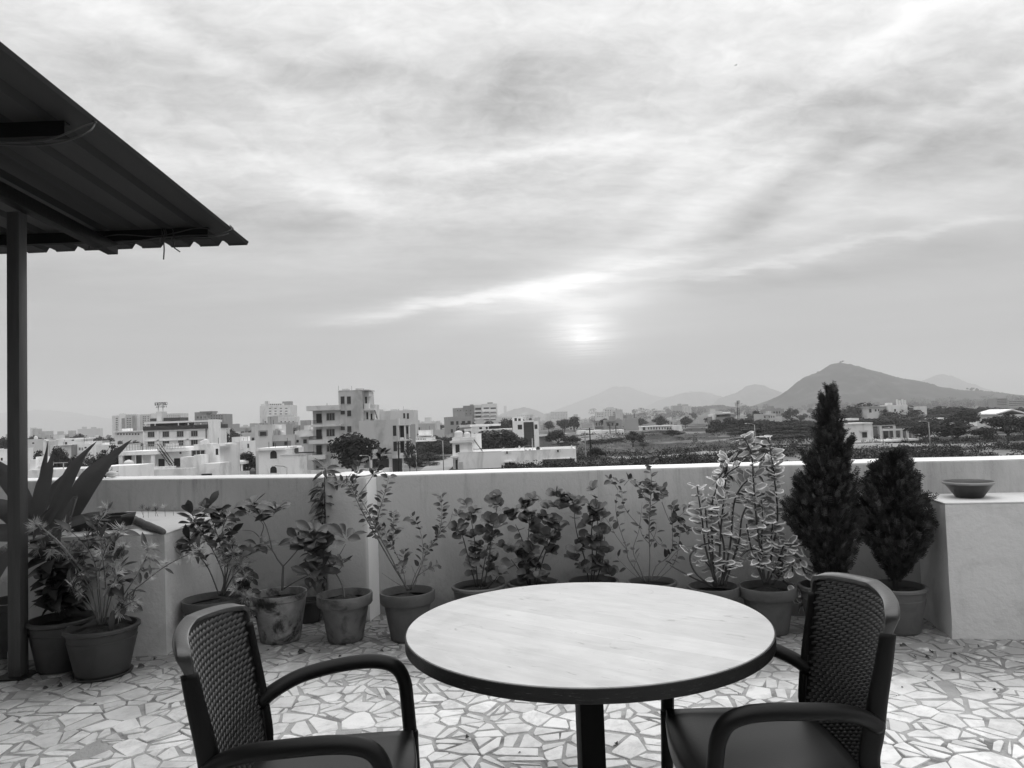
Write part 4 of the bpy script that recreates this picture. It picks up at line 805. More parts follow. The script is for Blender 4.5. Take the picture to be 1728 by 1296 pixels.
def trunk_mesh(seed):
    R = random.Random(seed); b = MB(); b.tube([(0, 0, -.05), (.01, 0, .15), (.0, .01, .30)], [.028, .022, .018], 7)
    for i in range(6): a = i*1.05+R.uniform(-.3, .3); q = R.uniform(.12, .26); b.tube([(0, .005, R.uniform(.18, .30)), (q*.5*math.cos(a), q*.5*math.sin(a), .42), (q*math.cos(a), q*math.sin(a), R.uniform(.55, .75))], [.014, .009, .004], 5)
    return b.mesh('trunk', [M_bark], True)
CRN = [crown_mesh('crown', i, 4600, 9, .030, M_crown) for i in range(5)]; CRF = [crown_mesh('crown', 20+i, 1300, 8, .048, M_crown) for i in range(4)]; CRD = [crown_mesh('crown', 40+i, 1500, 8, .03, M_crown2) for i in range(2)]
TRK = [trunk_mesh(i) for i in range(4)]
def tree(px, ytop, wpx, Y, label, group=None, near=None, gz=None, low=0., kind=None):
    if group: low += .25; wpx *= 1.25
    near = Y < 310 if near is None else near; p = PY(px, ytop, Y); g_ = meadow_h(p.x, Y) if gz is None else gz; H = p.z-g_
    if H < .8: H = .8
    Wd = wpx/1232*Y; r = thing('tree', label, 'tree', (p.x, Y, g_-low*H), 0, group); H *= 1+low
    me = random.choice(CRD if kind == 'dry' else CRN if near else CRF); sx = Wd/.72; M = Matrix.Rotation(random.uniform(0, 6.28), 4, 'Z')
    S_ = Matrix.Diagonal((sx, sx, H/.94, 1)); inst('crown', me, r, M=S_ @ M); inst('trunk', random.choice(TRK), r, M=S_ @ M); return r
big = 'dark bushy tree '
tree(593, 731, 92, 120, 'broad dark tree before the bare concrete block'); tree(690, 740, 22, 125, 'sparse young tree right of the concrete block tree', kind='dry')
tree(848, 726, 80, 200, 'wide dark tree behind the bungalow roof', low=.25); tree(826, 738, 40, 195, 'lower dark tree left of the wide one behind the bungalow', low=.3)
tree(941, 725, 42, 262, 'dark tree right of the glass fronted house', low=.15); tree(968, 735, 34, 270, 'low dark tree right of it, above the bungalow end', low=.3)
tree(1067, 728, 34, 222, 'dark lumpy tree alone in the field, left one'); tree(1085, 745, 22, 215, 'grey bush beside the lone field tree', kind='dry'); tree(1134, 725, 36, 262, 'dark tree alone in the field, right one'); tree(1146, 738, 16, 240, 'thin dry sapling before the right field tree', kind='dry')
tree(1006, 755, 26, 165, 'dark bush at the foot of the wooden pole'); tree(1080, 706, 30, 560, 'round hazy tree behind the school'); tree(1096, 728, 26, 360, 'round tree before the school front'); tree(1118, 730, 20, 380, 'small tree before the school middle')
for i, (x, y, w_, Y_) in enumerate(((1208,708,34,320),(1232,704,36,310),(1258,706,44,290),(1286,708,46,270),(1312,712,44,262),(1335,707,44,268),(1362,710,44,258),(1388,713,44,262),(1270,722,44,235),(1300,728,46,232),(1330,726,44,228),(1360,728,44,226),(1390,735,40,222),(1240,722,40,270),(1410,725,36,255),(1222,716,40,290),(1272,712,46,262),(1298,716,46,258),(1324,718,46,250),(1350,716,46,246),(1376,722,46,242),(1285,732,40,222),(1315,734,40,220),(1345,736,40,218),(1250,728,36,250),(1262,738,46,205),(1292,740,46,200),(1322,742,48,196),(1352,742,48,192),(1380,744,48,188),(1276,748,44,172),(1306,750,44,168),(1336,750,46,166),(1366,752,46,164),(1395,754,44,162))):
    tree(x, y, w_, Y_, 'dark tree of the dense belt behind the field, left of the tall cypress', 'dark tree belt behind the field', low=.1)
for i, (x, y, w_, Y_) in enumerate(((1424,692,34,430),(1440,683,40,440),(1458,679,40,450),(1476,686,36,440),(1494,691,34,430),(1508,690,30,440),(1529,684,42,430),(1545,692,34,440),(1566,690,36,440),(1584,686,40,440),(1603,688,38,430),(1622,686,36,440),(1640,690,38,440),(1660,686,40,440),(1680,688,40,430),(1700,690,40,440),(1722,688,40,430),(1745,690,44,430),(1560,700,50,390),(1600,698,50,390),(1500,702,46,390),(1440,704,50,390),(1650,700,50,390),(1700,702,50,390))):
    tree(x, y, w_, Y_, 'tree of the mid distance wood below the big hill', 'mid distance wood below the big hill')
for i, (x, y, w_, Y_) in enumerate(((1486,708,50,275),(1515,706,50,280),(1545,708,50,270),(1575,705,46,275),(1470,712,40,285))): tree(x, y, w_, Y_, 'dark tree right behind the concrete portico', 'trees behind the portico', low=.1)
tree(1560, 716, 52, 168, 'flat crowned dark tree left of the right lamp post'); tree(1612, 712, 62, 170, 'wide dark tree with forked trunk right of the lamp post'); tree(1626, 692, 46, 240, 'tall dark tree behind the forked one'); tree(1664, 720, 44, 168, 'smaller dark tree third from the lamp post'); tree(1698, 699, 62, 172, 'tall dark tree near the right edge'); tree(1728, 704, 56, 165, 'dark tree cut by the right edge')
tree(97, 753, 40, 140, 'dark tree behind the upright sword leaves', low=.3); tree(66, 761, 34, 142, 'dark tree just right of the post', low=.2); tree(190, 752, 44, 132, 'dark tree beside the white porch house', low=.2); tree(176, 760, 30, 140, 'dark bush left of the white porch house', low=.2); tree(6, 738, 30, 260, 'tree left of the post'); tree(150, 765, 34, 150, 'grey green bush between sword leaves', kind='dry', low=.3); tree(128, 770, 34, 145, 'dark bush low between sword leaves', low=.4)
tree(376, 746, 28, 230, 'small dark tree beside the hotel tower'); tree(418, 762, 44, 155, 'dark tree left of the plain grey house', low=.2); tree(402, 772, 34, 150, 'dark bush right of the little pavilion', low=.2); tree(432, 770, 30, 165, 'dark bush at the grey house corner', low=.2)
for i, (x, y, w_, Y_) in enumerate(((705,752,30,200),(722,745,34,225),(740,748,36,222),(756,744,34,228),(700,768,30,180),(722,765,34,185),(742,768,34,190),(712,738,30,260),(735,735,30,280),(752,736,28,275),(768,738,28,262),(700,778,26,160),(728,778,26,165))): tree(x, y, w_, Y_, 'scrubby tree on the slope between the concrete block and the bungalow', 'scrub trees on the slope', kind='dry' if i % 3 == 0 else None, low=.25)
for i, (x, y, w_, Y_) in enumerate(((1000,742,28,270),(1016,741,26,272),(1032,740,28,275),(1046,741,24,280),(958,745,26,250))): tree(x, y, w_, Y_, 'low dark hedge tree before the white warehouse', 'hedge trees before the warehouse', low=.3)
# gravel track
b = MB(); P = [PY(716, 790, 128), PY(735, 778, 150), PY(750, 770, 178), PY(762, 762, 200)]
for i, p_ in enumerate(P): b.v += [(p_.x-2.5-i*.5, p_.y, GZ+.06), (p_.x+2.5+i*.5, p_.y, GZ+.06)]
for i in range(3): b.f.append((2*i, 2*i+1, 2*i+3, 2*i+2)); b.m.append(0)
o = b.build('gravel_track', mat('gravel_track', .30, .95, .3, .6)); tag(o, 'pale dirt track left of the bungalow', kind='structure')
# compound road, pale
b = MB(); n = 24
for i in range(n+1):
    x = 22+i*5.5; y0, y1 = 158+math.sin(i*.4)*2, 171+math.sin(i*.3+1)*3; b.v += [(x, y0, meadow_h(x, y0)+.25), (x, y1, meadow_h(x, y1)+.25)]
for i in range(n): b.f.append((2*i, 2*i+2, 2*i+3, 2*i+1)); b.m.append(0)
o = b.build('compound_road', mat('dusty_road', .26, .95, .25, .3)); tag(o, 'pale dusty road in front of the portico', kind='structure')
# scrub of the open field: nobody could count it
def scrub(name, label, n, fpos, m, hs):
    b = MB(); R = random.Random(5)
    for i in range(n):
        q = fpos(R)
        if q is None: continue
        x, y = q; g_ = meadow_h(x, y); h = R.uniform(*hs); w_ = h*R.uniform(.7, 1.5)
        for k in range(34):
            th = R.uniform(0, 6.28); rr = R.random()**.5; z = R.random()**.8; p_ = Vector((x+math.cos(th)*w_*rr*(1-.5*z), y+math.sin(th)*w_*rr*(1-.5*z), g_+h*z*(1-rr*.5)))
            u = Vector((R.uniform(-1, 1), R.uniform(-1, 1), R.uniform(-.5, 1))).normalized()*R.uniform(.10, .28); w2 = Vector((R.uniform(-1, 1), R.uniform(-1, 1), R.uniform(-1, 1))).normalized()*.13
            b.poly([p_-u, p_-w2, p_+u, p_+w2])
    o = b.build(name, m); tag(o, label, kind='stuff')
def near_field(R):
    y = R.uniform(112, 190); x = R.uniform(-2, y*.78)
    if mn.noise(Vector((x*.05, y*.06, 3))) < -.22 or (y > 155 and x > 20 and y < 174): return None
    if 10*0 and x < 0: return None
    return (x, y)
scrub('scrub', 'dark low scrub covering the near edge of the open field', 2600, near_field, M_crown, (.7, 2.2))
def mid_field(R):
    y = R.uniform(190, 400); x = R.uniform(14, y*.42)
    return (x, y) if mn.noise(Vector((x*.04, y*.035, 8))) > .08 else None
scrub('scrub', 'patches of dry scrub further out in the field', 900, mid_field, M_crown2, (.6, 1.8))
M_grass = mat('dry_grass', .22, .9, .4, .3, spec=.2)
b = MB(); R = random.Random(9)
for i in range(26000):
    y = R.uniform(112, 330); x = R.uniform(2, y*.5)
    if mn.noise(Vector((x*.045+3, y*.05, 5))) < -.02: continue
    g_ = meadow_h(x, y); h = R.uniform(.35, .9); d = R.uniform(-.3, .3); w_ = R.uniform(.05, .14)*(y/150); b.poly([(x-w_, y, g_), (x+w_, y+R.uniform(-.1, .1), g_), (x+d, y+d*.3, g_+h)])
o = b.build('grass', M_grass); tag(o, 'dry pale grass of the open field', kind='stuff')

# --- the hazy far town: small houses and trees beyond telling apart
def tiny(seed):
    R = random.Random(seed); b = MB(); w_, d_, h = R.uniform(7, 13), R.uniform(7, 11), R.choice((3.4, 6.4, 6.6, 9.5)); b.box(-w_/2, w_/2, 0, d_, 0, h)
    b.box(-w_/2-.05, w_/2+.05, -.05, .15, h+.01, h+.8); b.box(-w_/2-.05, -w_/2+.2, .16, d_, h+.01, h+.8); b.box(w_/2-.2, w_/2+.05, .16, d_, h+.01, h+.8)
    x = R.uniform(-w_/3, w_/4); b.box(x, x+3, 2, 5, h+.01, h+2.8)
    if R.random() < .6: b.box(-w_/2-.6, w_/2*R.uniform(.1, 1), -.9, -.06, h-.2, h-.02)
    for k in range(int(h//3)):
        for i in range(int(w_//2.3)):
            if R.random() < .8: xx = -w_/2+.8+i*2.3; b.box(xx, xx+R.choice((.9, 1.3)), -.04, -.001, k*3.1+.9+R.choice((0, -.8))*0, k*3.1+2.3, 1)
    for i in range(3): b.box(w_/2+.001, w_/2+.04, 1+i*2.4, 2.1+i*2.4, .9, 2.2, 1)
    return b.mesh('small_house', [mat('far_plaster', .46, .9, .15, .2, rnd=.4), M_dark])
TN = [tiny(i) for i in range(12)]; R = random.Random(77)
def clear(x, Y):                     # keep the open field and the compound free
    if 0 < x < .46*Y+30 and Y < 430: return False
    return True
k = 0
while k < 250:
    Y = R.choice((R.uniform(300, 700), R.uniform(600, 2100))); px = R.uniform(-40, 1330) if Y > 430 else R.choice((R.uniform(-40, 240), R.uniform(340, 520), R.uniform(690, 900)))
    p_ = PY(px, HZ(px), Y)
    if not clear(p_.x, Y): continue
    z = GZ-.5; o = inst('small_house', R.choice(TN), None, (p_.x, Y, z)); o.rotation_euler = (0, 0, R.uniform(-.5, .5)+(math.pi if R.random() < .2 else 0)); s = R.uniform(.8, 1.25); o.scale = (s, s, s)
    tag(o, 'small pale flat roofed house lost in the hazy far town', 'house', 'small houses of the hazy far town'); k += 1
k = 0
while k < 175:
    Y = R.choice((R.uniform(290, 600), R.uniform(500, 1900))); px = R.uniform(-40, 1400) if Y > 430 else R.uniform(-40, 900)
    p_ = PY(px, HZ(px), Y)
    if not clear(p_.x, Y): continue
    H = R.uniform(6, 12); r = thing('tree', 'dark rounded tree among the hazy far houses', 'tree', (p_.x, Y, GZ), 0, 'trees among the hazy far houses'); S_ = Matrix.Diagonal((H*1.35, H*1.35, H, 1)) @ Matrix.Rotation(R.uniform(0, 6.28), 4, 'Z')
    inst('crown', R.choice(CRF), r, M=S_); inst('trunk', R.choice(TRK), r, M=S_); k += 1
b = MB()
for k in range(230):   # far-off wood on the rise and at the foot of the big hill: one mass
    Y = R.uniform(1500, 2300); px = R.uniform(1000, 1800); p_ = PY(px, HZ(px), Y); H = R.uniform(9, 18); w_ = H*R.uniform(.6, 1.1)
    for q in range(150):
        th = R.uniform(0, 6.28); z = R.random(); rr = w_*math.sqrt(max(0., 1-(z*1.05-.3)**2*1.3))*R.random()**.4; c = Vector((p_.x+rr*math.cos(th), Y+rr*math.sin(th), GZ+max(0, (Y-1900)*.05)+H*z)); u = Vector((R.uniform(-1, 1), R.uniform(-1, 1), R.uniform(-.5, 1))).normalized()*R.uniform(.8, 1.8); w2 = Vector((R.uniform(-1, 1), R.uniform(-1, 1), R.uniform(-1, 1))).normalized()*1.1
        b.poly([c-u, c-w2, c+u, c+w2])
o = b.build('far_wood', M_crown); tag(o, 'far-off dark wood at the foot of the hills', kind='stuff')
# bushes along the big hill's skyline
for i, (x, y) in enumerate(((1418,610),(1422,609),(1555,648),(1632,655),(1640,655),(1648,656),(1655,659),(1668,661),(1500,634),(1380,627),(1352,641))):
    p_ = PY(x, y, 2795); H = 17 if i in (5, 6, 4, 7) else 10; r = inst('hill_tree', random.choice(CRF), None, (p_.x, 2795, p_.z-H*.8)); r.scale = (H*1.3, H*1.3, H); tag(r, 'small tree on the skyline of the big hill', 'tree', 'trees on the big hill skyline')

# --- street lamps and poles
def lamp(px, ytop, ybase_z, Y, label, side=-1, arm=1.5, w_=.07):
    p_ = PY(px, ytop, Y); r = thing('street_lamp', label, 'street lamp', (p_.x, Y, ybase_z)); H = p_.z-ybase_z
    MB().tube([(0, 0, 0), (0, 0, H*.96)], [w_*1.4, w_], 8).build('pole', M_lamp, r, smooth=True)
    MB().tube([(0, 0, H*.95), (side*arm*.3, 0, H*.985), (side*arm, 0, H)], w_*.7, 6).build('arm', M_lamp, r, smooth=True)
    MB().box(side*arm-.35 if side < 0 else arm, side*arm if side < 0 else arm+.35, -.09, .09, H-.09, H+.05).build('lamp_head', M_tank, r, bevel=.02); return r
M_lamp = mat('lamp_pole_metal', .30, .6)
lamp(1273, 714, GZ, 142, 'grey street lamp rising behind the cream edged plants'); lamp(1567, 710, GZ, 140, 'street lamp between the right hand trees'); lamp(1489, 722, GZ, 160, 'street lamp before the portico columns', 1, 1.2); lamp(1231, 722, GZ, 330, 'small far street lamp left of the dark tree belt', 1, 1.6, .12)
lamp(747, 741, GZ, 130, 'street lamp left of the bungalow', -1, 1.6); lamp(702, 757, GZ, 128, 'street lamp right of the concrete block', -1, 1.4); lamp(624, 768, GZ, 112, 'street lamp before the concrete block tree', -1, 1.2); lamp(484, 785, GZ, 80, 'dark street lamp with long arm before the arched windows', -1, 1.3)
for px, y0, Y_, lab in ((995, 722, 158, 'dark wooden pole left of the field'), (1029, 716, 330, 'left of two dark poles before the warehouse'), (1039, 717, 330, 'right of two dark poles before the warehouse'), (1070, 697, 700, 'thin far mast above the hazy houses'), (672, 745, 132, 'dark pole with crossarms beside the annex'), (987, 728, 170, 'thin pale pole left of the dark wooden one'), (1240, 716, 330, 'thin far pole beside the small street lamp')):
    p_ = PY(px, y0, Y_); r = thing('utility_pole', lab, 'pole', (p_.x, Y_, GZ)); H = p_.z-GZ; w_ = .13*max(1, Y_/200); MB().tube([(0, 0, 0), (0, 0, H)], w_, 7).build('pole', M_steel if 'thin pale' not in lab else M_lamp, r)
    if 'dark' in lab:
        for k in range(2): MB().box(-.9, .9, -.06, .06, H-.5-k*.9, H-.38-k*.9).build('crossarm', M_steel, r)

# ================================================================== TABLE
TX, TY, TR = .2225, 2.544, .615
M_top = bpy.data.materials.new('table_top_laminate'); M_top.use_nodes = True; t = M_top.node_tree; p = t.nodes['Principled BSDF']
co = t.nodes.new('ShaderNodeTexCoord'); mp = t.nodes.new('ShaderNodeMapping'); t.links.new(co.outputs['Object'], mp.inputs[0]); mp.inputs['Rotation'].default_value = (0, 0, rad(45))
mp2 = t.nodes.new('ShaderNodeMapping'); t.links.new(mp.outputs[0], mp2.inputs[0]); mp2.inputs['Scale'].default_value = (1.4, 6, 1)
s1 = t.nodes.new('ShaderNodeSeparateXYZ'); t.links.new(mp.outputs[0], s1.inputs[0]); yy_ = X(t, s1.outputs[1])
plank = (yy_*8.2+20.)._m('FLOOR'); wn_ = t.nodes.new('ShaderNodeTexWhiteNoise'); wn_.noise_dimensions = '1D'; t.links.new(plank.s, wn_.inputs['W']); pt_ = X(t, wn_.outputs[0])
fr = (yy_*8.2+20.)._m('FRACT'); joint = (fr-.5)._m('ABSOLUTE').rng(.485, .5, 0., 1.)
gr = noise_tex(t, mp2.outputs[0], 4., 6, .6, .6); cl_ = noise_tex(t, mp.outputs[0], 3., 6, .65, .8); mk = noise_tex(t, mp2.outputs[0], 6., 3, .5, 1.5)
v = (pt_-.5)*.06+.53+(gr-.5)*.22+(cl_-.5)*.34+joint*.07-mk.rng(.66, .74, 0., .18)-noise_tex(t, mp2.outputs[0], 22., 3, .6, 2.).rng(.70, .74, 0., .22)
s0_ = t.nodes.new('ShaderNodeSeparateXYZ'); t.links.new(co.outputs['Object'], s0_.inputs[0]); ox, oy = X(t, s0_.outputs[0]), X(t, s0_.outputs[1])
for rx_, ry_, rr_, am in ((-.40, .03, .045, .16), (.31, .36, .05, .12), (.05, -.28, .042, .08)):     # cup rings, partly wiped
    dd = ((ox-rx_)*(ox-rx_)+(oy-ry_)*(oy-ry_))._m('SQRT'); v = v-(dd-rr_)._m('ABSOLUTE').rng(.001, .005, am, 0.)*mk.rng(.45, .6, 0., 1.)
cc = t.nodes.new('ShaderNodeCombineColor'); [t.links.new(v.s, cc.inputs[i]) for i in range(3)]; t.links.new(cc.outputs[0], p.inputs['Base Color'])
ro = cl_*.3+.34; t.links.new(ro.s, p.inputs['Roughness'])
bn = t.nodes.new('ShaderNodeBump'); bn.inputs['Strength'].default_value = .06; bn.inputs['Distance'].default_value = .002; t.links.new(gr.s, bn.inputs['Height']); t.links.new(bn.outputs[0], p.inputs['Normal'])
M_band = mat('worn_edge_band', .012, .5, .5, 7, .3, 60, stretch=(1, 1, 14), spec=.3)
t = M_band.node_tree; p = t.nodes['Principled BSDF']; src = p.inputs['Base Color'].links[0].from_socket
co = t.nodes.new('ShaderNodeTexCoord'); mpb = t.nodes.new('ShaderNodeMapping'); t.links.new(co.outputs['Object'], mpb.inputs[0]); mpb.inputs['Scale'].default_value = (3, 3, 42)
scr_ = noise_tex(t, mpb.outputs[0], 7., 6, .75).rng(.60, .72, 0., .5)
mxn = t.nodes.new('ShaderNodeMix'); mxn.data_type = 'RGBA'; t.links.new(scr_.s, mxn.inputs[0]); t.links.new(src, mxn.inputs[6]); mxn.inputs[7].default_value = (.30,.30,.30, 1); t.links.new(mxn.outputs[2], p.inputs['Base Color'])
tb = thing('round_table', 'round table with pale wood top and worn dark edge on one square post', 'table', (TX, TY, 0), rad(8))
MB().lathe([(0, .7445), (TR-.006, .7445), (TR-.004, .7465), (TR-.005, .7492), (TR-.008, .7500), (0, .7500)], 128).build('table_top', M_top, tb, smooth=True, auto=True)
MB().lathe([(0, .706), (TR-.004, .706), (TR, .709), (TR, .7455), (TR-.003, .7465), (TR-.0038, .7460)], 128).build('edge_band', M_band, tb, smooth=True, auto=True)
MB().box(-.041, .041, -.041, .041, .02, .6985).build('post', M_steel2 if 'M_steel2' in globals() else mat('scuffed_post', .004, .6, .6, 40, .1, 60, spec=.12), tb, bevel=.004)
MB().box(-.14, .14, -.14, .14, .699, .705).build('mounting_plate', M_steel, tb)
MB().box(-.24, .24, -.24, .24, .006, .0195).build('base_plate', M_steel, tb, bevel=.003)

# ================================================================== CHAIRS
def bx(y, z):
    tz = (z-.43)/.475; tz = max(0, tz); return -.20-.135*tz**1.2+.058*(y/.235)**2*(.3+.7*tz)
OUT = [(.44, .205), (.53, .212), (.62, .222), (.70, .231), (.77, .239), (.83, .2455), (.860, .2465), (.876, .238), (.885, .212), (.893, .16), (.899, .09), (.903, .03)]
def hw(z, inset=.0):
    for (z0, y0), (z1, y1) in zip(OUT, OUT[1:]):
        if z0 <= z <= z1: return y0+(y1-y0)*(z-z0)/(z1-z0)-inset
    return OUT[0][1]-inset
def smooth_path(P, sub=5): return [tuple(v) for v in wire(P, sub=sub)]
def make_chair(label, x, y, rz):
    r = thing('armchair', label, 'chair', (x, y, 0), rz, 'woven resin armchairs at the round table')
    # woven back: a thin moulded sheet and the strands standing proud of it
    b = MB(); NZ, NY = 26, 16
    for side in (0, 1):
        for j in range(NZ+1):
            z = .435+(.893-.435)*j/NZ; h = hw(z, .004)
            for i in range(NY+1):
                yy = -h+2*h*i/NY; b.v.append((bx(yy, z)+(-.010 if side else -.002), yy, z))
    n = (NZ+1)*(NY+1)
    for side in (0, 1):
        for j in range(NZ):
            for i in range(NY): a = side*n+j*(NY+1)+i; q = (a, a+1, a+NY+2, a+NY+1); b.f.append(q if not side else q[::-1]); b.m.append(0)
    b.build('back_panel', M_black, r, smooth=True)
    w = MB(); dzr, dyc = .0158, .0250; row = 0; z = .448
    while z < .885:
        col = -14
        while col <= 14:
            yc = (col+(.5 if row % 2 else 0))*dyc
            if abs(yc) < hw(min(z+.006, .9), .0155) and z < .889:
                for side in (1, -1):
                    n0 = len(w.v)
                    for iy in range(5):
                        for iz in range(3):
                            fy, fz = iy/4*2-1, iz/2*2-1
                            yy = yc+fy*.0185; zz = z+fz*.0056*(1-.3*fy*fy)+fy*.0062*(1 if row % 2 else .9)*(1 if row % 2 == 0 else 1)
                            hgt = .0085*(1-fy*fy*.95)*(1-.75*fz*fz)
                            w.v.append((bx(yy, zz)+(-.002 if side > 0 else -.010)+side*(hgt-.0006), yy, zz))
                    for iy in range(4):
                        for iz in range(2): a = n0+iy*3+iz; q = (a, a+3, a+4, a+1); w.f.append(q if side < 0 else q[::-1]); w.m.append(0)
            col += 1
        z += dzr; row += 1
    o = w.build('woven_strands', M_strand, r, smooth=True); tag(o, kind='stuff')
    half = [(bx(y_, z_)-.004, y_, z_) for z_, y_ in OUT]
    path = half+[(bx(0, .905)-.004, 0, .905)]+[(q[0], -q[1], q[2]) for q in half[::-1]]
    path = path[0:]; N = len(path)
    # rim: broad, flat-topped band
    b = MB(); base = 0; sec = [(-.026, -.012), (-.028, -.002), (-.026, .006), (-.021, .009), (.010, .009), (.0145, .007), (.016, .000), (.013, -.010)]
    pts = [Vector(q) for q in smooth_path(path, 3)]
    for i, q in enumerate(pts):
        t_ = (pts[min(i+1, len(pts)-1)]-pts[max(i-1, 0)]).normalized()
        fwd = Vector((1, 0, -.25)); fwd = (fwd-t_*fwd.dot(t_)).normalized(); outw = t_.cross(fwd)
        k = .36+.54*min(1, max(0, (q.z-.80)/.07))
        for (u, v_) in sec: b.v.append(tuple(q+fwd*u*k+outw*(-v_ if False else v_)*k))
    m_ = len(sec)
    for i in range(len(pts)-1):
        for k in range(m_): a = i*m_+k; c = i*m_+(k+1) % m_; b.f.append((a, c, c+m_, a+m_)); b.m.append(0)
    bm = bmesh.new(); me = b.mesh('m', M_rim, True); bm.from_mesh(me); bmesh.ops.recalc_face_normals(bm, faces=bm.faces); bm.to_mesh(me); bm.free(); me.set_sharp_from_angle(angle=rad(50)); inst('back_rim', me, r)
    # seat: dished slab with rolled front and a skirt
    b = MB(); NX, NY = 18, 16
    def seatpt(i, j):
        fx, fy = i/NX, j/NY*2-1
        xb = bx(fy*.2, .43)+.004; xf = .262+.022*(1-fy*fy); x_ = xb+(xf-xb)*fx; yw = .226+.022*math.sin(fx*math.pi*.6); y_ = fy*yw
        z_ = .447-.016*(1-fy**4)*math.sin(min(1, fx*1.15)*math.pi)**.8-.020*max(0, (fx-.8)/.2)**2*(1-fy**6)
        if abs(fy) > .85: z_ += .004*(1-((1-abs(fy))/.15))
        return (x_, y_, z_)
    for i in range(NX+1):
        for j in range(NY+1): b.v.append(seatpt(i, j))
    for i in range(NX):
        for j in range(NY): a = i*(NY+1)+j; b.f.append((a, a+NY+1, a+NY+2, a+1)); b.m.append(0)
    ring = [i*(NY+1) for i in range(NX+1)]+[NX*(NY+1)+j for j in range(1, NY+1)]+[i*(NY+1)+NY for i in range(NX-1, -1, -1)]+[j for j in range(NY-1, 0, -1)]
    def skirt(idx, grow, dz_):
        n0 = len(b.v)
        for k in idx: v_ = b.v[k]; l = math.hypot(v_[0]-.03, v_[1]); b.v.append((v_[0]+(v_[0]-.03)/l*grow, v_[1]+v_[1]/l*grow, v_[2]+dz_))
        new = list(range(n0, n0+len(idx)))
        for k in range(len(idx)): l = (k+1) % len(idx); b.f.append((idx[k], new[k], new[l], idx[l])); b.m.append(0)
        return new
    r1 = skirt(ring, .006, -.004); r2 = skirt(r1, .003, -.014); r3 = skirt(r2, -.003, -.040); r4 = skirt(r3, -.012, 0)
    bm = bmesh.new(); me = b.mesh('m', M_seat, True); bm.from_mesh(me); bmesh.ops.recalc_face_normals(bm, faces=bm.faces); bm.to_mesh(me); bm.free(); inst('seat', me, r)
    for s in (1, -1):
        pts = smooth_path([(-.222, s*.224, .572), (-.175, s*.248, .605), (-.10, s*.283, .634), (0, s*.308, .650), (.10, s*.319, .657), (.170, s*.3195, .651), (.214, s*.316, .630), (.238, s*.311, .585), (.246, s*.300, .52), (.252, s*.284, .46), (.258, s*.266, .405)], 4)
        n_ = len(pts); rr = [.030-.006*min(1, max(0, (i/n_-.55)/.3)) for i in range(n_)]
        MB().tube(pts, rr, 14, b=[.0225]*n_, up=None).build('arm', M_black, r, smooth=True)
        pts = smooth_path([(-.335, s*.250, .0), (-.29, s*.246, .2), (-.232, s*.228, .38), (-.203, s*.214, .46), (-.216, s*.223, .56), (-.228, s*.230, .64), (-.247, s*.238, .74), (-.262, s*.2425, .826)], 4)
        # side stile and rear leg in one moulding
        n_ = len(pts); rr = [.0105]*n_; bb = [.020+.012*min(1, i/(n_*.5)) for i in range(n_)]
        bb = [v_*(1-.30*max(0, (i/n_-.55)/.45)) for i, v_ in enumerate(bb)]
        MB().tube(pts, bb, 12, b=rr, up=(0, 1, 0)).build('rear_leg', M_black, r, smooth=True)
        pts = smooth_path([(.258, s*.262, .44), (.262, s*.262, .35), (.27, s*.265, .2), (.285, s*.27, .0)], 3)
        MB().tube(pts, [.024-.006*i/len(pts) for i in range(len(pts))], 12, b=[.022-.005*i/len(pts) for i in range(len(pts))]).build('front_leg', M_black, r, smooth=True)
    return r
M_strand = mat('resin_strand', .008, .30, .2, 30, .0, 10, spec=.6)
M_rim = mat('worn_resin_rim', .02, .30, .2, 20, .08, 120, spec=.7)
M_seat = mat('resin_seat', .007, .42, .3, 5, .04, 120, spec=.5)
make_chair('black woven resin armchair left of the table, its back at the left edge', -.616, 2.179, .065)
make_chair('black woven resin armchair right of the table, nearer its far side', .747, 2.286, math.pi)

# ================================================================== POTS AND PLANTS
PN = {}
def pot_prof(kind, R, H):
    if kind == 'bowl_rim':   # plastic, rolled rim and shoulder line
        o = [(R*.66, 0), (R*.70, .008), (R*.90, H*.70), (R*.915, H*.74), (R*.895, H*.75), (R*.93, H*.90), (R*1.0, H*.93), (R*1.0, H*.985), (R*.975, H), (R*.90, H), (R*.885, H*.97), (R*.86, H*.88)]
    elif kind == 'clay':     # thick collar
        o = [(R*.60, 0), (R*.63, .006), (R*.84, H*.72), (R*.845, H*.755), (R*.95, H*.765), (R*.99, H*.80), (R*1.0, H*.97), (R*.985, H), (R*.92, H), (R*.90, H*.97), (R*.84, H*.85)]
    else:                    # plain tapering bucket
        o = [(R*.70, 0), (R*.73, .006), (R*.94, H*.80), (R*.95, H*.86), (R*.985, H*.88), (R*1.0, H*.95), (R*.995, H), (R*.93, H), (R*.91, H*.97), (R*.86, H*.84)]
    return o
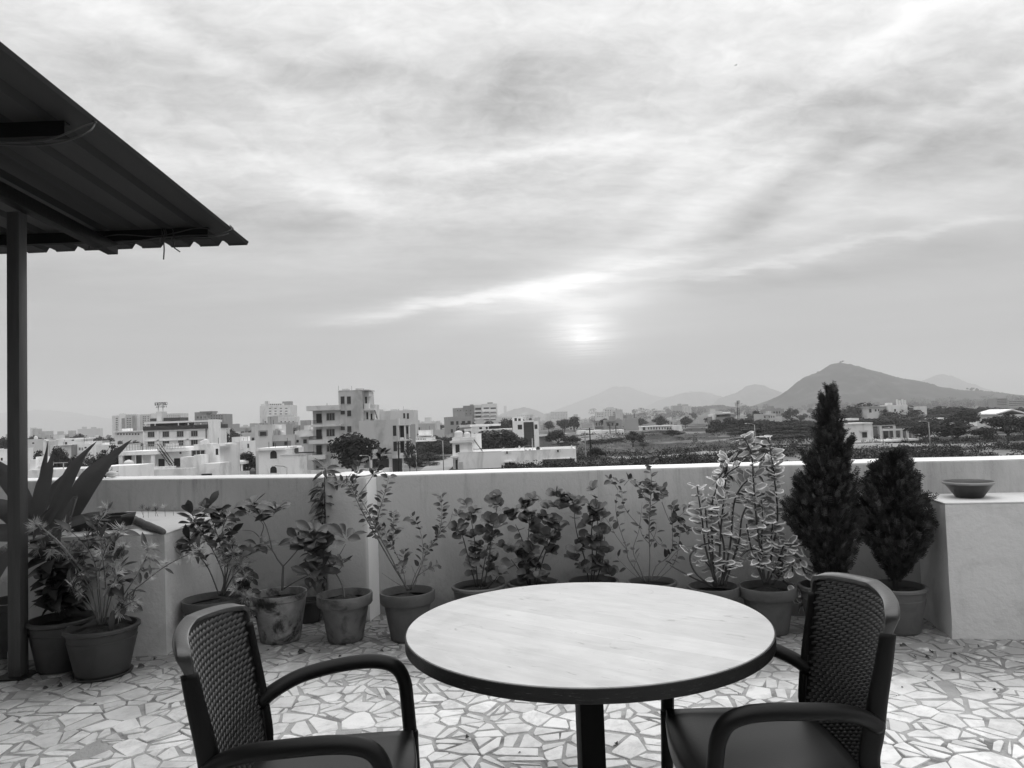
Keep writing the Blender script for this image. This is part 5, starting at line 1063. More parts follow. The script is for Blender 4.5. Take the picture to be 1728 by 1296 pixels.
def potted(label, c, R, H, kind, m, swirl=0, soilm=None, tilt=0., cat='potted plant', saucer=False):
    r = thing('potted_plant', label, cat, (c[0], c[1], .012 if saucer else .005)); pr = pot_prof(kind, R, H)
    pr2 = []
    for (a, e) in zip(pr, pr[1:]):       # more rings on the long wall for grooves
        k = 12 if e[1]-a[1] > .08 else 1
        for i in range(k): pr2.append((a[0]+(e[0]-a[0])*i/k, a[1]+(e[1]-a[1])*i/k))
    pr2.append(pr[-1]); sd = random.random()*50
    def jit(a, z):
        j = 1+mn.noise(Vector((math.cos(a)*1.3+sd, math.sin(a)*1.3, z*5)))*.008
        if swirl and .06*H < z < H*.70:
            ph = (a*3/math.pi+z/H*2.6+sd) % 1.
            j -= .022*math.exp(-((ph-.5)/.07)**2)
        return j
    o = MB().lathe([(0.0, .0)]+pr2, 96 if swirl else 48, jit=jit).build('pot', m, r, smooth=True, auto=True)
    b = MB(); n = 28; sr = R*.865; zs = H*.86
    b.v.append((0, 0, zs))
    for k in range(1, 8):
        for i in range(n):
            a = 2*math.pi*i/n; q = sr*k/7; b.v.append((q*math.cos(a), q*math.sin(a), zs+mn.noise(Vector((q*30*math.cos(a), q*30*math.sin(a), sd)))*.016+mn.noise(Vector((q*9*math.cos(a), q*9*math.sin(a), sd)))*.02-.01*k/7))
    for i in range(n): b.f.append((0, 1+i, 1+(i+1) % n)); b.m.append(0)
    for k in range(6):
        for i in range(n): a = 1+k*n+i; c_ = 1+k*n+(i+1) % n; b.f.append((a, a+n, c_+n, c_)); b.m.append(0)
    b.build('soil', soilm or M_soil, r, smooth=False)
    if saucer: MB().lathe([(0, -.012), (R*.72, -.012), (R*.80, .006), (R*.79, .008), (R*.70, -.006), (0, -.006)], 48).build('saucer', m, r, smooth=True)
    return r
def leaf_mesh(key, w, shape='lance', fold=.25, droop=.25, m=None, m2=None, curl=0., nx=6, stalk=.12):
    """one leaf, unit length along +X, folded on its midrib and bending down"""
    b = MB(); rows = []
    for i in range(nx+1):
        f = i/nx; x_ = stalk+(1-stalk)*f
        if shape == 'lance': h = w*math.sin(math.pi*f**.85)**.8 if 0 < f < 1 else .004
        elif shape == 'obov': h = w*(math.sin(math.pi*f**1.5)**.7) if 0 < f < 1 else .006
        elif shape == 'round': h = w*math.sqrt(max(0, 1-(2*f-1)**2))**.8 if 0 < f < 1 else .01
        elif shape == 'heart': h = w*(math.sin(math.pi*min(1, f*1.0)**.55)**.8) if 0 < f < 1 else .02
        rows.append((x_, h, -droop*f*f))
    e_ = random.uniform(.50, .80); cols = [-1, -e_, -.3, 0, .3, e_+random.uniform(-.1, .1), 1] if m2 else [-1, -.5, 0, .5, 1]
    for (x_, h, z_) in rows:
        for c in cols:
            a = abs(c); b.v.append((x_, c*h, z_+fold*a*h-curl*h*a**3+(.02*math.sin(x_*17+c*3) if m2 else 0)))
    k = len(cols)
    for i in range(nx):
        for j in range(k-1):
            a = i*k+j; b.f.append((a, a+k, a+k+1, a+1)); b.m.append(1 if m2 and (j in (0, k-2) or i == nx-1) else 0)
    # stalk
    n0 = len(b.v); b.v += [(0, -.008, 0), (0, .008, 0), (stalk, .008, .0), (stalk, -.008, 0)]; b.f.append((n0, n0+3, n0+2, n0+1)); b.m.append(0)
    return b.mesh(key, [m]+([m2] if m2 else []), True)
LF = {}
def leafset(key, n, **kw):
    LF[key] = []
    for i in range(n):
        k = dict(kw); k['fold'] = kw.get('fold', .25)*random.uniform(.3, 1.6); k['droop'] = kw.get('droop', .25)*random.uniform(-.1, 1.8); k['w'] = kw['w']*random.uniform(.85, 1.15)
        LF[key].append(leaf_mesh(key, **k))
leafset('whorl', 6, w=.21, shape='obov', droop=.22, m=M_leafD); leafset('whorlM', 6, w=.21, shape='obov', droop=.22, m=M_leafM)
leafset('lance', 6, w=.12, shape='lance', droop=.3, m=M_leafD); leafset('lanceM', 6, w=.13, shape='lance', droop=.3, m=M_leafM)
leafset('oval', 6, w=.26, shape='lance', droop=.2, m=M_leafD); leafset('ovalM', 6, w=.26, shape='lance', droop=.2, m=M_leafM)
leafset('round', 8, w=.44, shape='round', droop=.15, fold=.3, m=M_leafR if 'M_leafR' in globals() else mat('leaf_round', .085, .4, .3, 30, rnd=.5), stalk=.10)
leafset('heart', 6, w=.36, shape='heart', droop=.35, fold=.3, m=M_leafD)
leafset('varieg', 16, w=.28, shape='lance', droop=.35, fold=.3, curl=.35, m=mat('leaf_grey_green', .24, .45, .2, 30, rnd=.4), m2=M_cream, nx=7)
def tuft_mesh(key, m, n=22, L=1.):
    b = MB()
    for i in range(n):
        th = random.uniform(0, 2*math.pi); el = random.uniform(.1, 1.2); d = Vector((math.cos(el), math.sin(el)*math.cos(th), math.sin(el)*math.sin(th)))
        s_ = d.cross(Vector((0, 0, 1))).normalized()*.026; L_ = L*random.uniform(.6, 1); o_ = Vector((random.uniform(0, .25), 0, 0))
        b.poly([o_-s_*.5, o_+d*L_*.6-s_, o_+d*L_, o_+d*L_*.6+s_, o_+s_*.5])
    return b.mesh(key, [m], False)
LF['tuft'] = [tuft_mesh('needle_leaves', M_leafM) for _ in range(2)]+[tuft_mesh('needle_leaves', M_leafL) for _ in range(6)]
LSC = {'whorl': 1.22, 'whorlM': 1.22, 'oval': 1.05, 'ovalM': 1.05, 'lance': 1.15, 'lanceM': 1.2, 'heart': 1.1, 'tuft': 1.15}
def place_leaf(root, key, pos, d, size, up=None, roll=.5, name='leaf'):
    d = Vector(d).normalized(); u = Vector(up) if up is not None else Vector((random.uniform(-roll, roll), random.uniform(-roll, roll)-.55, .85))
    u = u-d*u.dot(d)
    if u.length < .05: u = Vector((d.y, -d.x, .1)); u = u-d*u.dot(d)
    u.normalize(); w = u.cross(d); s = size*LSC.get(key, 1)
    M = Matrix(((d.x*s, w.x*s, u.x*s, pos[0]), (d.y*s, w.y*s, u.y*s, pos[1]), (d.z*s, w.z*s, u.z*s, pos[2]), (0, 0, 0, 1)))
    return inst(name, random.choice(LF[key]), root, M=M)
class Plant:
    def __init__(s, root, Y, foot=None): s.r = root; s.Y = Y; s.foot = foot
    def L(s, p): return Vector(p)-s.r.location
    def stem(s, pts, r0=.005, r1=.0015, m=None, jit=.006, foot=True, sub=4):
        """pts: (px, py[, dy]) with dy metres in front(-)/behind(+) of the plant's depth"""
        P = [s.L(PY(q[0], q[1], s.Y+(q[2] if len(q) > 2 else 0)+(random.uniform(-jit, jit)))) for q in pts]
        out = wire(P, sub=sub); n = len(out)
        rr = [r0+(r1-r0)*i/(n-1) for i in range(n)]
        MB().tube(out, rr, 6).build('stem', m or M_stem, s.r, smooth=True); return out
    def along(s, path, key, n, size, f0=.3, f1=1., out=1., upw=.5, sv=.3, pairs=False):
        N = len(path)
        for i in range(n):
            f = f0+(f1-f0)*((i+random.random()*.6)/n); k = min(N-2, int(f*(N-1))); t = (path[k+1]-path[k]).normalized(); pos = path[k].lerp(path[k+1], f*(N-1)-k)
            a0 = random.uniform(0, 6.283)
            for q in ((0, math.pi) if pairs else (0,)):
                a = a0+q; e1 = t.cross(Vector((0, .3, 1))); e1 = e1.normalized() if e1.length > .1 else Vector((1, 0, 0)); e2 = t.cross(e1)
                d = (e1*math.cos(a)+e2*math.sin(a))*out+t*upw*random.uniform(.5, 1.4)
                place_leaf(s.r, key, pos, d, size*random.uniform(1-sv, 1+sv))
    def whorl(s, px, py, dy, key, n, size, tilt=.5, axis=None, sv=.25):
        c = s.L(PY(px, py, s.Y+dy)) if not isinstance(px, Vector) else px
        ax = Vector(axis or (random.uniform(-.3, .3), random.uniform(-.5, .1), 1)).normalized(); e1 = ax.cross(Vector((0, 1, .1))).normalized(); e2 = ax.cross(e1); a0 = random.uniform(0, 6)
        for i in range(n):
            a = a0+i*2.399; tl = tilt*random.uniform(.2, 1.6)*(1-.5*i/n)+.15*i/n*2
            place_leaf(s.r, key, c+ax*.004*i, (e1*math.cos(a)+e2*math.sin(a))+ax*tl, size*random.uniform(1-sv, 1+sv)*(1-.25*i/n))
def pot_at(x0, x1, yb): return None
def zx(sc, ox, oy): return lambda *p: tuple([(ox+p[0]/sc), (oy+p[1]/sc)]+list(p[2:]))

# ---- far left: sword-leaved lily behind the post
r = potted('large sword leaved lily in a tall pot behind the grey post, far left', (-3.42, 5.02), .19, .36, 'bucket', M_plast)
M_sword = mat('sword_leaf', .12, .38, .15, 12, .1, 40, stretch=(1, 1, 1), spec=.5)
def sword(pts, w, label=None, fold=.35, twist=0.):
    P = [Vector(PY(x, y, Y_))-r.location for x, y, Y_ in pts]; out = wire(P, sub=7); n = len(out); b = MB()
    for i, q in enumerate(out):
        f = i/(n-1); t_ = (out[min(i+1, n-1)]-out[max(i-1, 0)]).normalized(); nrm = Vector((.25, -1, .35)); nrm.rotate(Matrix.Rotation(twist*f, 3, 'Z')); nrm = (nrm-t_*nrm.dot(t_)).normalized(); sd = t_.cross(nrm)
        h = w*.74*(.55+.45*math.sin(math.pi*min(1, f*1.25)))*(1 if f < .5 else max(0.0, 1-((f-.5)/.5)**1.7)); h = max(h, .0012)
        for c in (-1, -.6, -.25, 0, .25, .6, 1): b.v.append(tuple(q+sd*(c*h)+nrm*(fold*h*(abs(c)**1.2)*-.5+.02*h*math.sin(f*9+c*4))))
    for i in range(n-1):
        for j in range(6): a = i*7+j; b.f.append((a, a+1, a+8, a+7)); b.m.append(0)
    b.build('leaf', M_sword, r, smooth=True)
sword([(75,905,5.02),(112,868,4.95),(148,812,4.85),(185,774,4.8),(222,742,4.78)], .105)
sword([(68,900,5.02),(95,850,4.98),(118,800,4.95),(140,768,4.95),(163,745,4.93)], .062)
sword([(55,900,5.02),(62,860,4.9),(72,820,4.85),(84,785,4.82),(91,757,4.8)], .068)
sword([(60,900,5.05),(66,850,5.1),(72,800,5.12),(78,765,5.14),(81,744,5.15)], .030)
sword([(80,905,5.0),(110,885,4.9),(140,875,4.86),(165,867,4.8),(184,862,4.78)], .045)
sword([(60,905,5.0),(40,850,4.95),(15,810,4.9),(-15,780,4.88),(-60,760,4.86)], .085)
sword([(55,905,5.0),(30,880,4.9),(8,860,4.8),(-20,850,4.75),(-60,860,4.7)], .085)
sword([(58,905,5.1),(70,850,5.15),(100,820,5.2),(118,795,5.25),(120,770,5.3)], .07)
sword([(50,910,5.0),(25,920,4.85),(5,940,4.75),(-10,980,4.7),(-20,1030,4.65)], .075)
sword([(70,905,5.0),(95,890,4.9),(118,855,4.85),(128,840,4.85),(118,880,4.8)], .035)
sword([(60,905,5.0),(20,900,4.95),(-10,900,4.9),(-50,920,4.85),(-90,960,4.8)], .08)

# ---- on the left pedestal
r = thing('planter_tray', 'black rectangular planter tray on the left pedestal', 'planter', tuple(PZ(168, 893, .792)), rad(4))
b = MB(); o_, i_, i2 = (.20, .115), (.188, .103), (.17, .085); o2 = (.175, .09)
rings = [[(sx*w, sy*d_, z) for sx, sy in ((-1,-1),(1,-1),(1,1),(-1,1))] for (w, d_), z in ((o2, .0), (o_, .085), (o_, .10), (i_, .10), (i2, .055))]
for q in rings: b.v += q
for k in range(4):
    for i in range(4): a = k*4+i; c = k*4+(i+1) % 4; b.f.append((a, c, c+4, a+4)); b.m.append(0)
b.f.append((3, 2, 1, 0)); b.f.append((16, 17, 18, 19)); b.m += [0, 0]
b.build('tray', M_plast2 if 'M_plast2' in globals() else mat('black_plastic', .018, .45), r); MB().box(-.168, .168, -.083, .083, .0552, .068).build('soil', M_soil, r)
r = thing('driftwood_piece', 'short rough wooden stick lying on the left pedestal corner', 'wood', tuple(PZ(258, 890, .81)))
P = [Vector(PZ(225, 876, .815))-r.location, Vector(PZ(240, 883, .822))-r.location, Vector(PZ(258, 890, .818))-r.location, Vector(PZ(276, 898, .812))-r.location]
MB().tube(wire(P, sub=4), [.030, .028, .026, .029, .027, .024, .026, .025, .024, .023, .024, .022, .017][:13], 10).build('branch', mat('weathered_wood', .11, .9, .4, 20, .6, 50), r, smooth=True)
r = thing('seedling', 'low seedling with thin pale leaves on the left pedestal beside the stick', 'plant', tuple(PZ(262, 872, .792)))
pl_ = Plant(r, r.location.y)
for i in range(7):
    c = Vector((random.uniform(-.11, .13), random.uniform(-.05, .05), 0)); tp = c+Vector((random.uniform(-.02, .02), 0, random.uniform(.03, .07)))
    MB().tube([c, tp], .0015, 5).build('stem', M_stem, r); place_leaf(r, 'tuft', tp, (random.uniform(-.5,.5), -.1, 1), .04)
r = thing('trailing_succulent', 'small dark succulent with a white pebble on the wall top above the lily', 'plant', tuple(PZ(178, 806, 1.075)))
b = MB(); b.lathe([(0, 0), (.035, .006), (.05, .028), (.035, .05), (0, .058)], 16, c=(.06, 0, 0)); b.build('pebble', mat('white_pebble', .6, .6, .1, 20), r, smooth=True)
pl_ = Plant(r, r.location.y)
for i in range(12):
    a = random.uniform(0, 3.14); tp = Vector((math.cos(a)*random.uniform(.02, .09)-.02, random.uniform(-.05, .05), math.sin(a)*random.uniform(.02, .09)+.01))
    MB().tube([(0, 0, .0), tp*.5+Vector((0, 0, .01)), tp], .0025, 5).build('stem', M_stemD, r); place_leaf(r, 'oval', tp, tp.normalized(), .035)
MB().tube(wire([(.0, -.03, .0), (.02, -.06, -.01), (.06, -.07, -.04), (.085, -.075, -.075)], sub=4), .0025, 5).build('runner', M_stemD, r)
# stack of slate pieces leaning between pedestal and pot
r = thing('slate_stack', 'grey slate pieces leaning on the side of the left pedestal', 'slabs', (-2.25, 5.05, .0))
for k in range(6):
    b = MB(); th_ = .008; n0 = 0; a = rad(62-k*2.5); L_ = .26-.012*k; off_ = .02+.016*k
    for (u, v_) in ((0, -.14), (L_, -.13+.01*k), (L_*1.02, .10), (0, .12)):
        b.v.append((off_+ (L_-u)*math.cos(a)*0+ (1-u/L_)*L_*math.cos(a)-.02, v_+.006*k, u*math.sin(a)+.003))
    b.v += [(x+th_*math.sin(a), y, z+th_*math.cos(a)) for x, y, z in b.v[:4]]
    for q in ((0,1,2,3),(7,6,5,4),(0,4,5,1),(1,5,6,2),(2,6,7,3),(3,7,4,0)): b.f.append(q); b.m.append(0)
    b.build('slate', mat('slate', .14, .8, .2, 8, .3, 30, rnd=.4), r)

# ---- potted plants along the foot of the wall
Z6 = zx(2.945, 0, 740); Z7 = zx(3.6, 400, 760); Z8 = zx(3.927, 740, 740); Z9 = zx(2.947, 1100, 640)
def cpot(x0, x1, yrim, H=.30):
    c = PZ((x0+x1)/2, yrim, H); R_ = (PY(x1, yrim, c.y).x-PY(x0, yrim, c.y).x)/2; return c, R_
# 1 dark heart leaves
c, R_ = cpot(52, 158, 1046, .30); r = potted('ribbed grey pot of dark broad leaves just right of the post', (c.x, c.y), R_, .31, 'bowl_rim', M_plast, swirl=1)
pl_ = Plant(r, c.y)
for i in range(13):
    x = random.uniform(62, 150); y = random.uniform(905, 1000); dy = random.uniform(-.14, .14)
    s_ = pl_.stem([(105+random.uniform(-15, 15), 1040, 0), ((x+105)/2+random.uniform(-8, 8), (y+1040)/2, dy*.6), (x, y, dy)], .004, .002, M_stemD)
    pl_.along(s_, 'heart', 11, .125, .25, 1.0, out=1, upw=.2)
# 2 needle tufts, foreground pot
c, R_ = cpot(114, 231, 1058, .285); r = potted('round shouldered grey pot with arching feathery shrub, in front of the left pedestal', (c.x, c.y), R_, .285, 'bowl_rim', M_plast, saucer=True)
pl_ = Plant(r, c.y)
for pts in ([(170,1055),(165,1000),(160,950),(140,915),(110,890)], [(172,1055),(178,990),(172,930),(168,880)], [(175,1055),(190,1000),(205,960),(208,925)], [(178,1055),(205,1010),(228,975),(245,945),(250,925)],
            [(165,1055),(150,975),(115,935),(75,900),(60,885)], [(168,1055),(155,1000),(130,960),(100,930),(60,925),(15,930)], [(180,1055),(205,1015),(240,985),(280,955),(325,932),(338,928)], [(175,1055),(185,1000),(195,970),(185,940)],
            [(170,1055),(145,1010),(120,990),(125,975)], [(182,1055),(200,1030),(225,1015)], [(172,1050),(168,960),(190,905),(205,893)], [(150,975),(140,935),(150,900),(182,860)]):
    q = [(x, y, (i/len(pts))*random.uniform(-.16, .12)) for i, (x, y) in enumerate(pts)]
    s_ = pl_.stem(q, .0042, .0018); pl_.along(s_, 'tuft', 12, .052, .4, 1.); pl_.along(s_, 'lanceM', 9, .085, .3, 1.); pl_.along(s_, 'ovalM', 3, .075, .35, .9); pl_.whorl(s_[-1], 0, 0, 'tuft', 3, .058)
s_ = pl_.stem([(150,975,-.02),(125,945,-.05),(100,915,-.08),(70,890,-.1)], .007, .004, M_stemL if 'M_stemL' in globals() else mat('stem_pale', .22, .8, .3, 60))
place_leaf(r, 'lanceM', pl_.L(PY(192, 1022, c.y-.13)), (-.1, -.1, -1), .14)
# 3 bushy
c, R_ = cpot(310, 412, 1012, .29); r = potted('half hidden pot with tufted shrub between the left pedestal and the left chair', (c.x, c.y), R_, .30, 'clay', M_terra)
pl_ = Plant(r, c.y)
for pts in ([(372,1005),(378,975),(360,930),(335,890),(325,870)], [(372,1005),(380,970),(372,920),(355,870),(350,858)], [(375,1005),(390,960),(400,930),(385,905)], [(376,1005),(392,975),(412,955),(420,975)], [(374,1005),(385,950),(375,900),(385,870)], [(378,1005),(400,985),(418,1010),(424,1040)], [(370,1005),(352,960),(330,930),(318,905)]):
    q = [(x, y, (i/len(pts))*random.uniform(-.18, .08)) for i, (x, y) in enumerate(pts)]
    s_ = pl_.stem(q, .006, .002); pl_.along(s_, 'tuft', 12, .05, .35, 1.); pl_.along(s_, 'whorl', 16, .085, .45, 1.)
for x, y in ((345,862),(370,868),(325,885),(340,905),(360,895),(380,880),(318,918)): pl_.whorl(x, y, random.uniform(-.1, .05), 'whorl', 8, .09)
for x, y in ((395,940),(405,955),(412,975),(378,935),(400,1000),(420,1030),(415,1010),(385,955)): pl_.whorl(x, y, random.uniform(-.14, -.05), 'tuft', 7, .06)
# 4 stained old pot, little forked tree
c, R_ = cpot(427, 517, 1003, .31)
M_old = mat('stained_clay', .22, .9, .9, 9, .5, 40, stain=.92, sscale=7)
r = potted('blotched whitewashed clay pot with small forked whorl leaved tree', (c.x, c.y), R_, .32, 'bucket', M_old)
pl_ = Plant(r, c.y); A = lambda *L_: [Z7(*q) for q in L_]
pl_.stem(A((275,850),(277,780),(280,705)), .0095, .008)
s1_ = pl_.stem(A((280,705),(245,660),(215,610),(140,530,.03),(90,490,.05),(20,485,.06)), .006, .0015)
s2_ = pl_.stem(A((215,610),(200,540,-.03),(180,470,-.05),(160,430,-.06)), .005, .003)
s3_ = pl_.stem(A((218,605),(150,605,-.05),(95,625,-.08)), .004, .002)
s4_ = pl_.stem(A((280,705),(330,650,.02),(380,590,.04),(430,530,.05)), .005, .003)
s5_ = pl_.stem(A((285,840),(350,800,-.06),(430,760,-.1),(460,740,-.1),(530,730,-.1)), .005, .002)
s6_ = pl_.stem(A((145,520,.03),(160,450,.03),(100,400,.0)), .004, .002)
for x, y, d, n in ((100,350,.0,9),(140,400,-.05,9),(70,395,.03,7),(240,375,-.05,9),(225,400,-.02,6),(90,625,-.08,7),(130,590,-.02,5),(380,590,.04,8),(420,530,.05,9),(460,640,-.05,8),(500,600,.0,7)):
    u = Z7(x, y); pl_.whorl(u[0], u[1], d, 'whorlM' if n == 9 else 'whorl', n, .105)
pl_.along(s5_, 'lance', 6, .1, .4, 1.); pl_.along(s1_, 'tuft', 3, .03, .5, 1)
# 5 leaning clay pot
c, R_ = cpot(535, 628, 1005, .30)
M_old2 = mat('stained_clay_dark', .13, .85, .5, 9, .4, 40, stain=.6, sscale=6)
r = potted('dark collared clay pot with a thin curved stem before the wall pillar', (c.x, c.y), R_, .31, 'clay', M_old2, swirl=1)
pl_ = Plant(r, c.y)
s1_ = pl_.stem(A((652,900),(640,820),(600,745),(560,680,.02),(520,620,.03)), .0075, .003)
s2_ = pl_.stem(A((580,705),(620,640,-.05),(660,570,-.08)), .003, .002)
s3_ = pl_.stem(A((600,745),(640,700,-.03),(635,650,-.04)), .003, .0015)
s4_ = pl_.stem(A((570,715),(500,735,-.03),(440,760,-.06),(400,745,-.05)), .003, .0015)
for x, y, d, n, k in ((660,550,-.08,8,'whorlM'),(635,690,-.04,7,'lance'),(540,590,.03,7,'whorlM'),(500,560,.02,9,'whorlM'),(470,520,.0,9,'whorlM'),(510,660,.02,7,'whorl'),(440,600,.03,7,'whorl'),(450,775,-.06,6,'whorl'),(500,740,-.03,6,'whorl'),(380,550,.02,7,'whorl'),(470,560,-.05,8,'whorlM')):
    u = Z7(x, y); pl_.whorl(u[0], u[1], d, k, n, .115 if k != 'lance' else .08)
# creeper column in the corner left of the pillar
c = PZ(528, 1040, .0); r = potted('slim dark leafy column plant standing in the corner left of the wall pillar', (c.x+.02, c.y-.16), .10, .16, 'bucket', M_plast)
pl_ = Plant(r, c.y-.14)
s1_ = pl_.stem(A((525,960),(530,800),(528,600),(535,400),(530,250),(535,110)), .006, .003, M_stemD, sub=8)
pl_.along(s1_, 'lance', 100, .105, .2, 1., out=1., upw=-.1)
s2_ = pl_.stem(A((530,700,.03),(500,520,.0),(520,350,.04),(505,230,.04)), .004, .002, M_stemD, sub=8); pl_.along(s2_, 'lance', 60, .10, .1, 1., upw=-.1)
pl_.whorl(*Z7(535,120), -.02, 'lance', 9, .12)
# 6 long twigs
c, R_ = cpot(641, 734, 1003, .30); r = potted('plain collared clay pot with long slanting small leaved twigs right of the pillar', (c.x, c.y), R_, .32, 'clay', M_terra, swirl=1)
pl_ = Plant(r, c.y)
for pts, n in (([(1045,850),(960,720,.02),(850,530,.05),(760,370,.06),(690,230,.05),(640,195,.04),(600,200,.04)], 22), ([(1035,850),(930,640,-.02),(860,510,-.04),(820,420,-.04),(735,270,-.04),(665,160,-.02)], 24),
               ([(1030,845),(1000,700,.04),(930,560,.08),(880,450,.1)], 12), ([(1055,850),(1110,730,.02),(1150,620,.04),(1225,510,.06),(1245,390,.06),(1238,270,.05)], 20),
               ([(1050,850),(1080,760,-.05),(1130,640,-.06),(1110,480,-.06),(1050,390,-.08)], 9), ([(1100,760,-.02),(1160,720,-.04),(1230,690,-.06)], 5), ([(740,270,-.03),(800,190,-.05),(850,110,-.06),(875,50,-.05),(895,5,-.05)], 13),
               ([(840,500,.02),(865,370,0),(900,250,-.02),(925,150,-.02)], 13), ([(940,600),(950,480,.05),(950,370,.06)], 10), ([(1000,740),(1015,660,-.08),(1025,610,-.09)], 7), ([(1040,845),(960,800,-.04),(880,745,-.06)], 0),
               ([(1225,510,.06),(1290,440,.08),(1310,370,.09)], 0), ([(850,520),(920,560,.06),(970,470,.08)], 5), ([(1060,845),(1090,790,.03),(1060,700,.05)], 0), ([(700,240,.0),(730,140,.02),(745,60,.03)],7)):
    s_ = pl_.stem(A(*pts), .006 if len(pts) > 5 else .003, .0012); 
    if n: pl_.along(s_, 'oval' if random.random() < .5 else 'ovalM', n, .052, .35 if len(pts) > 4 else .2, 1., pairs=True)
for x, y in ((900,20),(880,70),(855,40)): pl_.whorl(*Z7(x, y), -.05, 'oval', 6, .05)
# 7-9 round leaves
B_ = lambda *L_: [Z8(*q) for q in L_]
def round_bush(label, rim, stems, cl, H=.29, R_=None, size=.062):
    c, R0 = cpot(*rim, H); r = potted(label, (c.x, c.y), R_ or R0, H+.01, 'bowl_rim', M_plast3); p_ = Plant(r, c.y)
    for s in stems:
        q = [(u[0], u[1], random.uniform(-.06, .06)*i/len(s)) for i, u in enumerate(s)]
        s_ = p_.stem([Z8(*u) for u in q], .0055, .002, M_stemD); p_.along(s_, 'round', int(7), size*1.1, .15, 1., upw=.3)
    for x, y in cl: u = Z8(x, y); p_.whorl(u[0], u[1], random.uniform(-.08, .05), 'round', 6, size*1.15, tilt=.9, sv=.4)
    return r, p_
M_plast3 = mat('brown_plastic', .10, .4, .12, 6, stain=.2, sscale=9)
round_bush('dished dark pot with the leftmost round leaved bush, behind the table', (762, 853, 990), [[(250,985),(200,800),(160,650),(120,560)], [(262,985),(245,800),(235,640),(200,470)], [(300,985),(335,800),(350,640),(380,500),(395,400)], [(280,985),(300,850),(330,700)], [(320,990),(380,930),(400,880)]],
    [(395,400),(360,440),(400,450),(130,520),(180,450),(240,500),(200,550),(110,620),(150,650),(230,660),(380,660),(330,690),(250,760),(300,800),(360,820),(400,910),(330,890),(220,840),(410,580),(340,560),(300,640),(280,720)])
round_bush('middle of the three round leaved bushes, widest and hidden below by the table', (855, 945, 985), [[(600,970),(540,880),(480,800)], [(605,970),(590,800),(550,660),(510,570)], [(610,970),(590,760),(600,590),(600,480)], [(640,970),(650,840),(720,680),(750,570)], [(650,970),(700,780),(760,640),(810,540)], [(600,970),(560,850),(590,700)]],
    [(500,540),(480,520),(590,470),(610,520),(570,450),(630,420),(600,560),(700,540),(770,460),(730,470),(780,390),(830,400),(760,560),(800,620),(430,730),(480,760),(560,740),(590,830),(700,660),(770,680),(740,760),(650,860),(560,930),(690,930),(640,640),(550,800),(620,760),(820,470),(660,700)], size=.066)
round_bush('narrow column of the rightmost round leaved bush with one tall bloom', (955, 1045, 983), [[(1010,980),(1020,800),(1015,600),(1045,460),(1035,370)], [(1020,980),(1045,780),(1050,600),(1060,480)], [(1000,980),(970,800),(930,680),(905,560),(900,470)], [(1030,980),(1090,800),(1100,650)]],
    [(1020,350),(1060,480),(1020,480),(1020,540),(1080,530),(990,570),(1100,610),(1090,640),(1060,690),(1000,700),(910,760),(890,810),(940,720),(1060,750),(1110,770),(1040,830),(950,870),(1110,850),(1130,910),(920,450),(940,430),(890,430),(910,500),(1000,880),(1060,880),(860,420)], size=.064)
u = Z8(1040, 320); 
# 10 twiggy
c, R_ = cpot(1058, 1142, 984, .29); r = potted('thin twiggy bush with small leaves behind the far edge of the table', (c.x, c.y), R_, .30, 'bowl_rim', M_plast3)
pl_ = Plant(r, c.y)
for pts, n in (([(1395,950),(1400,780),(1395,600),(1405,420),(1410,260),(1395,130)], 34), ([(1360,950),(1260,800),(1250,740),(1190,560),(1175,450),(1190,340)], 14), ([(1370,950),(1330,850),(1290,740),(1330,600),(1350,420)], 8), ([(1350,950),(1230,840),(1180,780)], 3),
               ([(1420,950),(1500,850),(1590,740),(1690,710)], 6), ([(1410,950),(1440,850),(1540,760),(1550,600),(1540,440)], 14), ([(1430,950),(1560,830),(1600,640),(1600,560)], 9), ([(1250,740),(1180,650),(1130,560),(1090,510)], 4), ([(1405,430),(1350,360),(1320,310)], 9), ([(1400,450),(1470,400),(1490,330)], 9),
               ([(1480,420),(1540,560),(1590,520),(1680,440)], 12), ([(1350,600),(1260,500),(1220,420),(1215,330)], 8), ([(1400,700),(1350,640),(1330,560)], 2), ([(1400,720),(1440,620),(1440,560)], 2), ([(1190,340),(1150,280),(1125,270)], 5), ([(1230,310),(1270,270),(1300,300)], 8), ([(1390,600),(1460,700),(1490,680)],3),([(1330,760),(1300,860),(1390,930)],0)):
    s_ = pl_.stem([Z8(*q, random.uniform(-.08, .08)*i/len(pts)) for i, q in enumerate(pts)], .005 if len(pts) > 4 else .0028, .001)
    if n: pl_.along(s_, random.choice(('oval', 'ovalM')), n, .055, .3, 1.)
for x, y in ((1390,120),(1400,330),(1430,350),(1380,330),(1480,380),(1190,300),(1560,480),(1580,560),(1640,620),(1400,520)): pl_.whorl(*Z8(x, y), random.uniform(-.06, .04), 'oval', 7, .058)
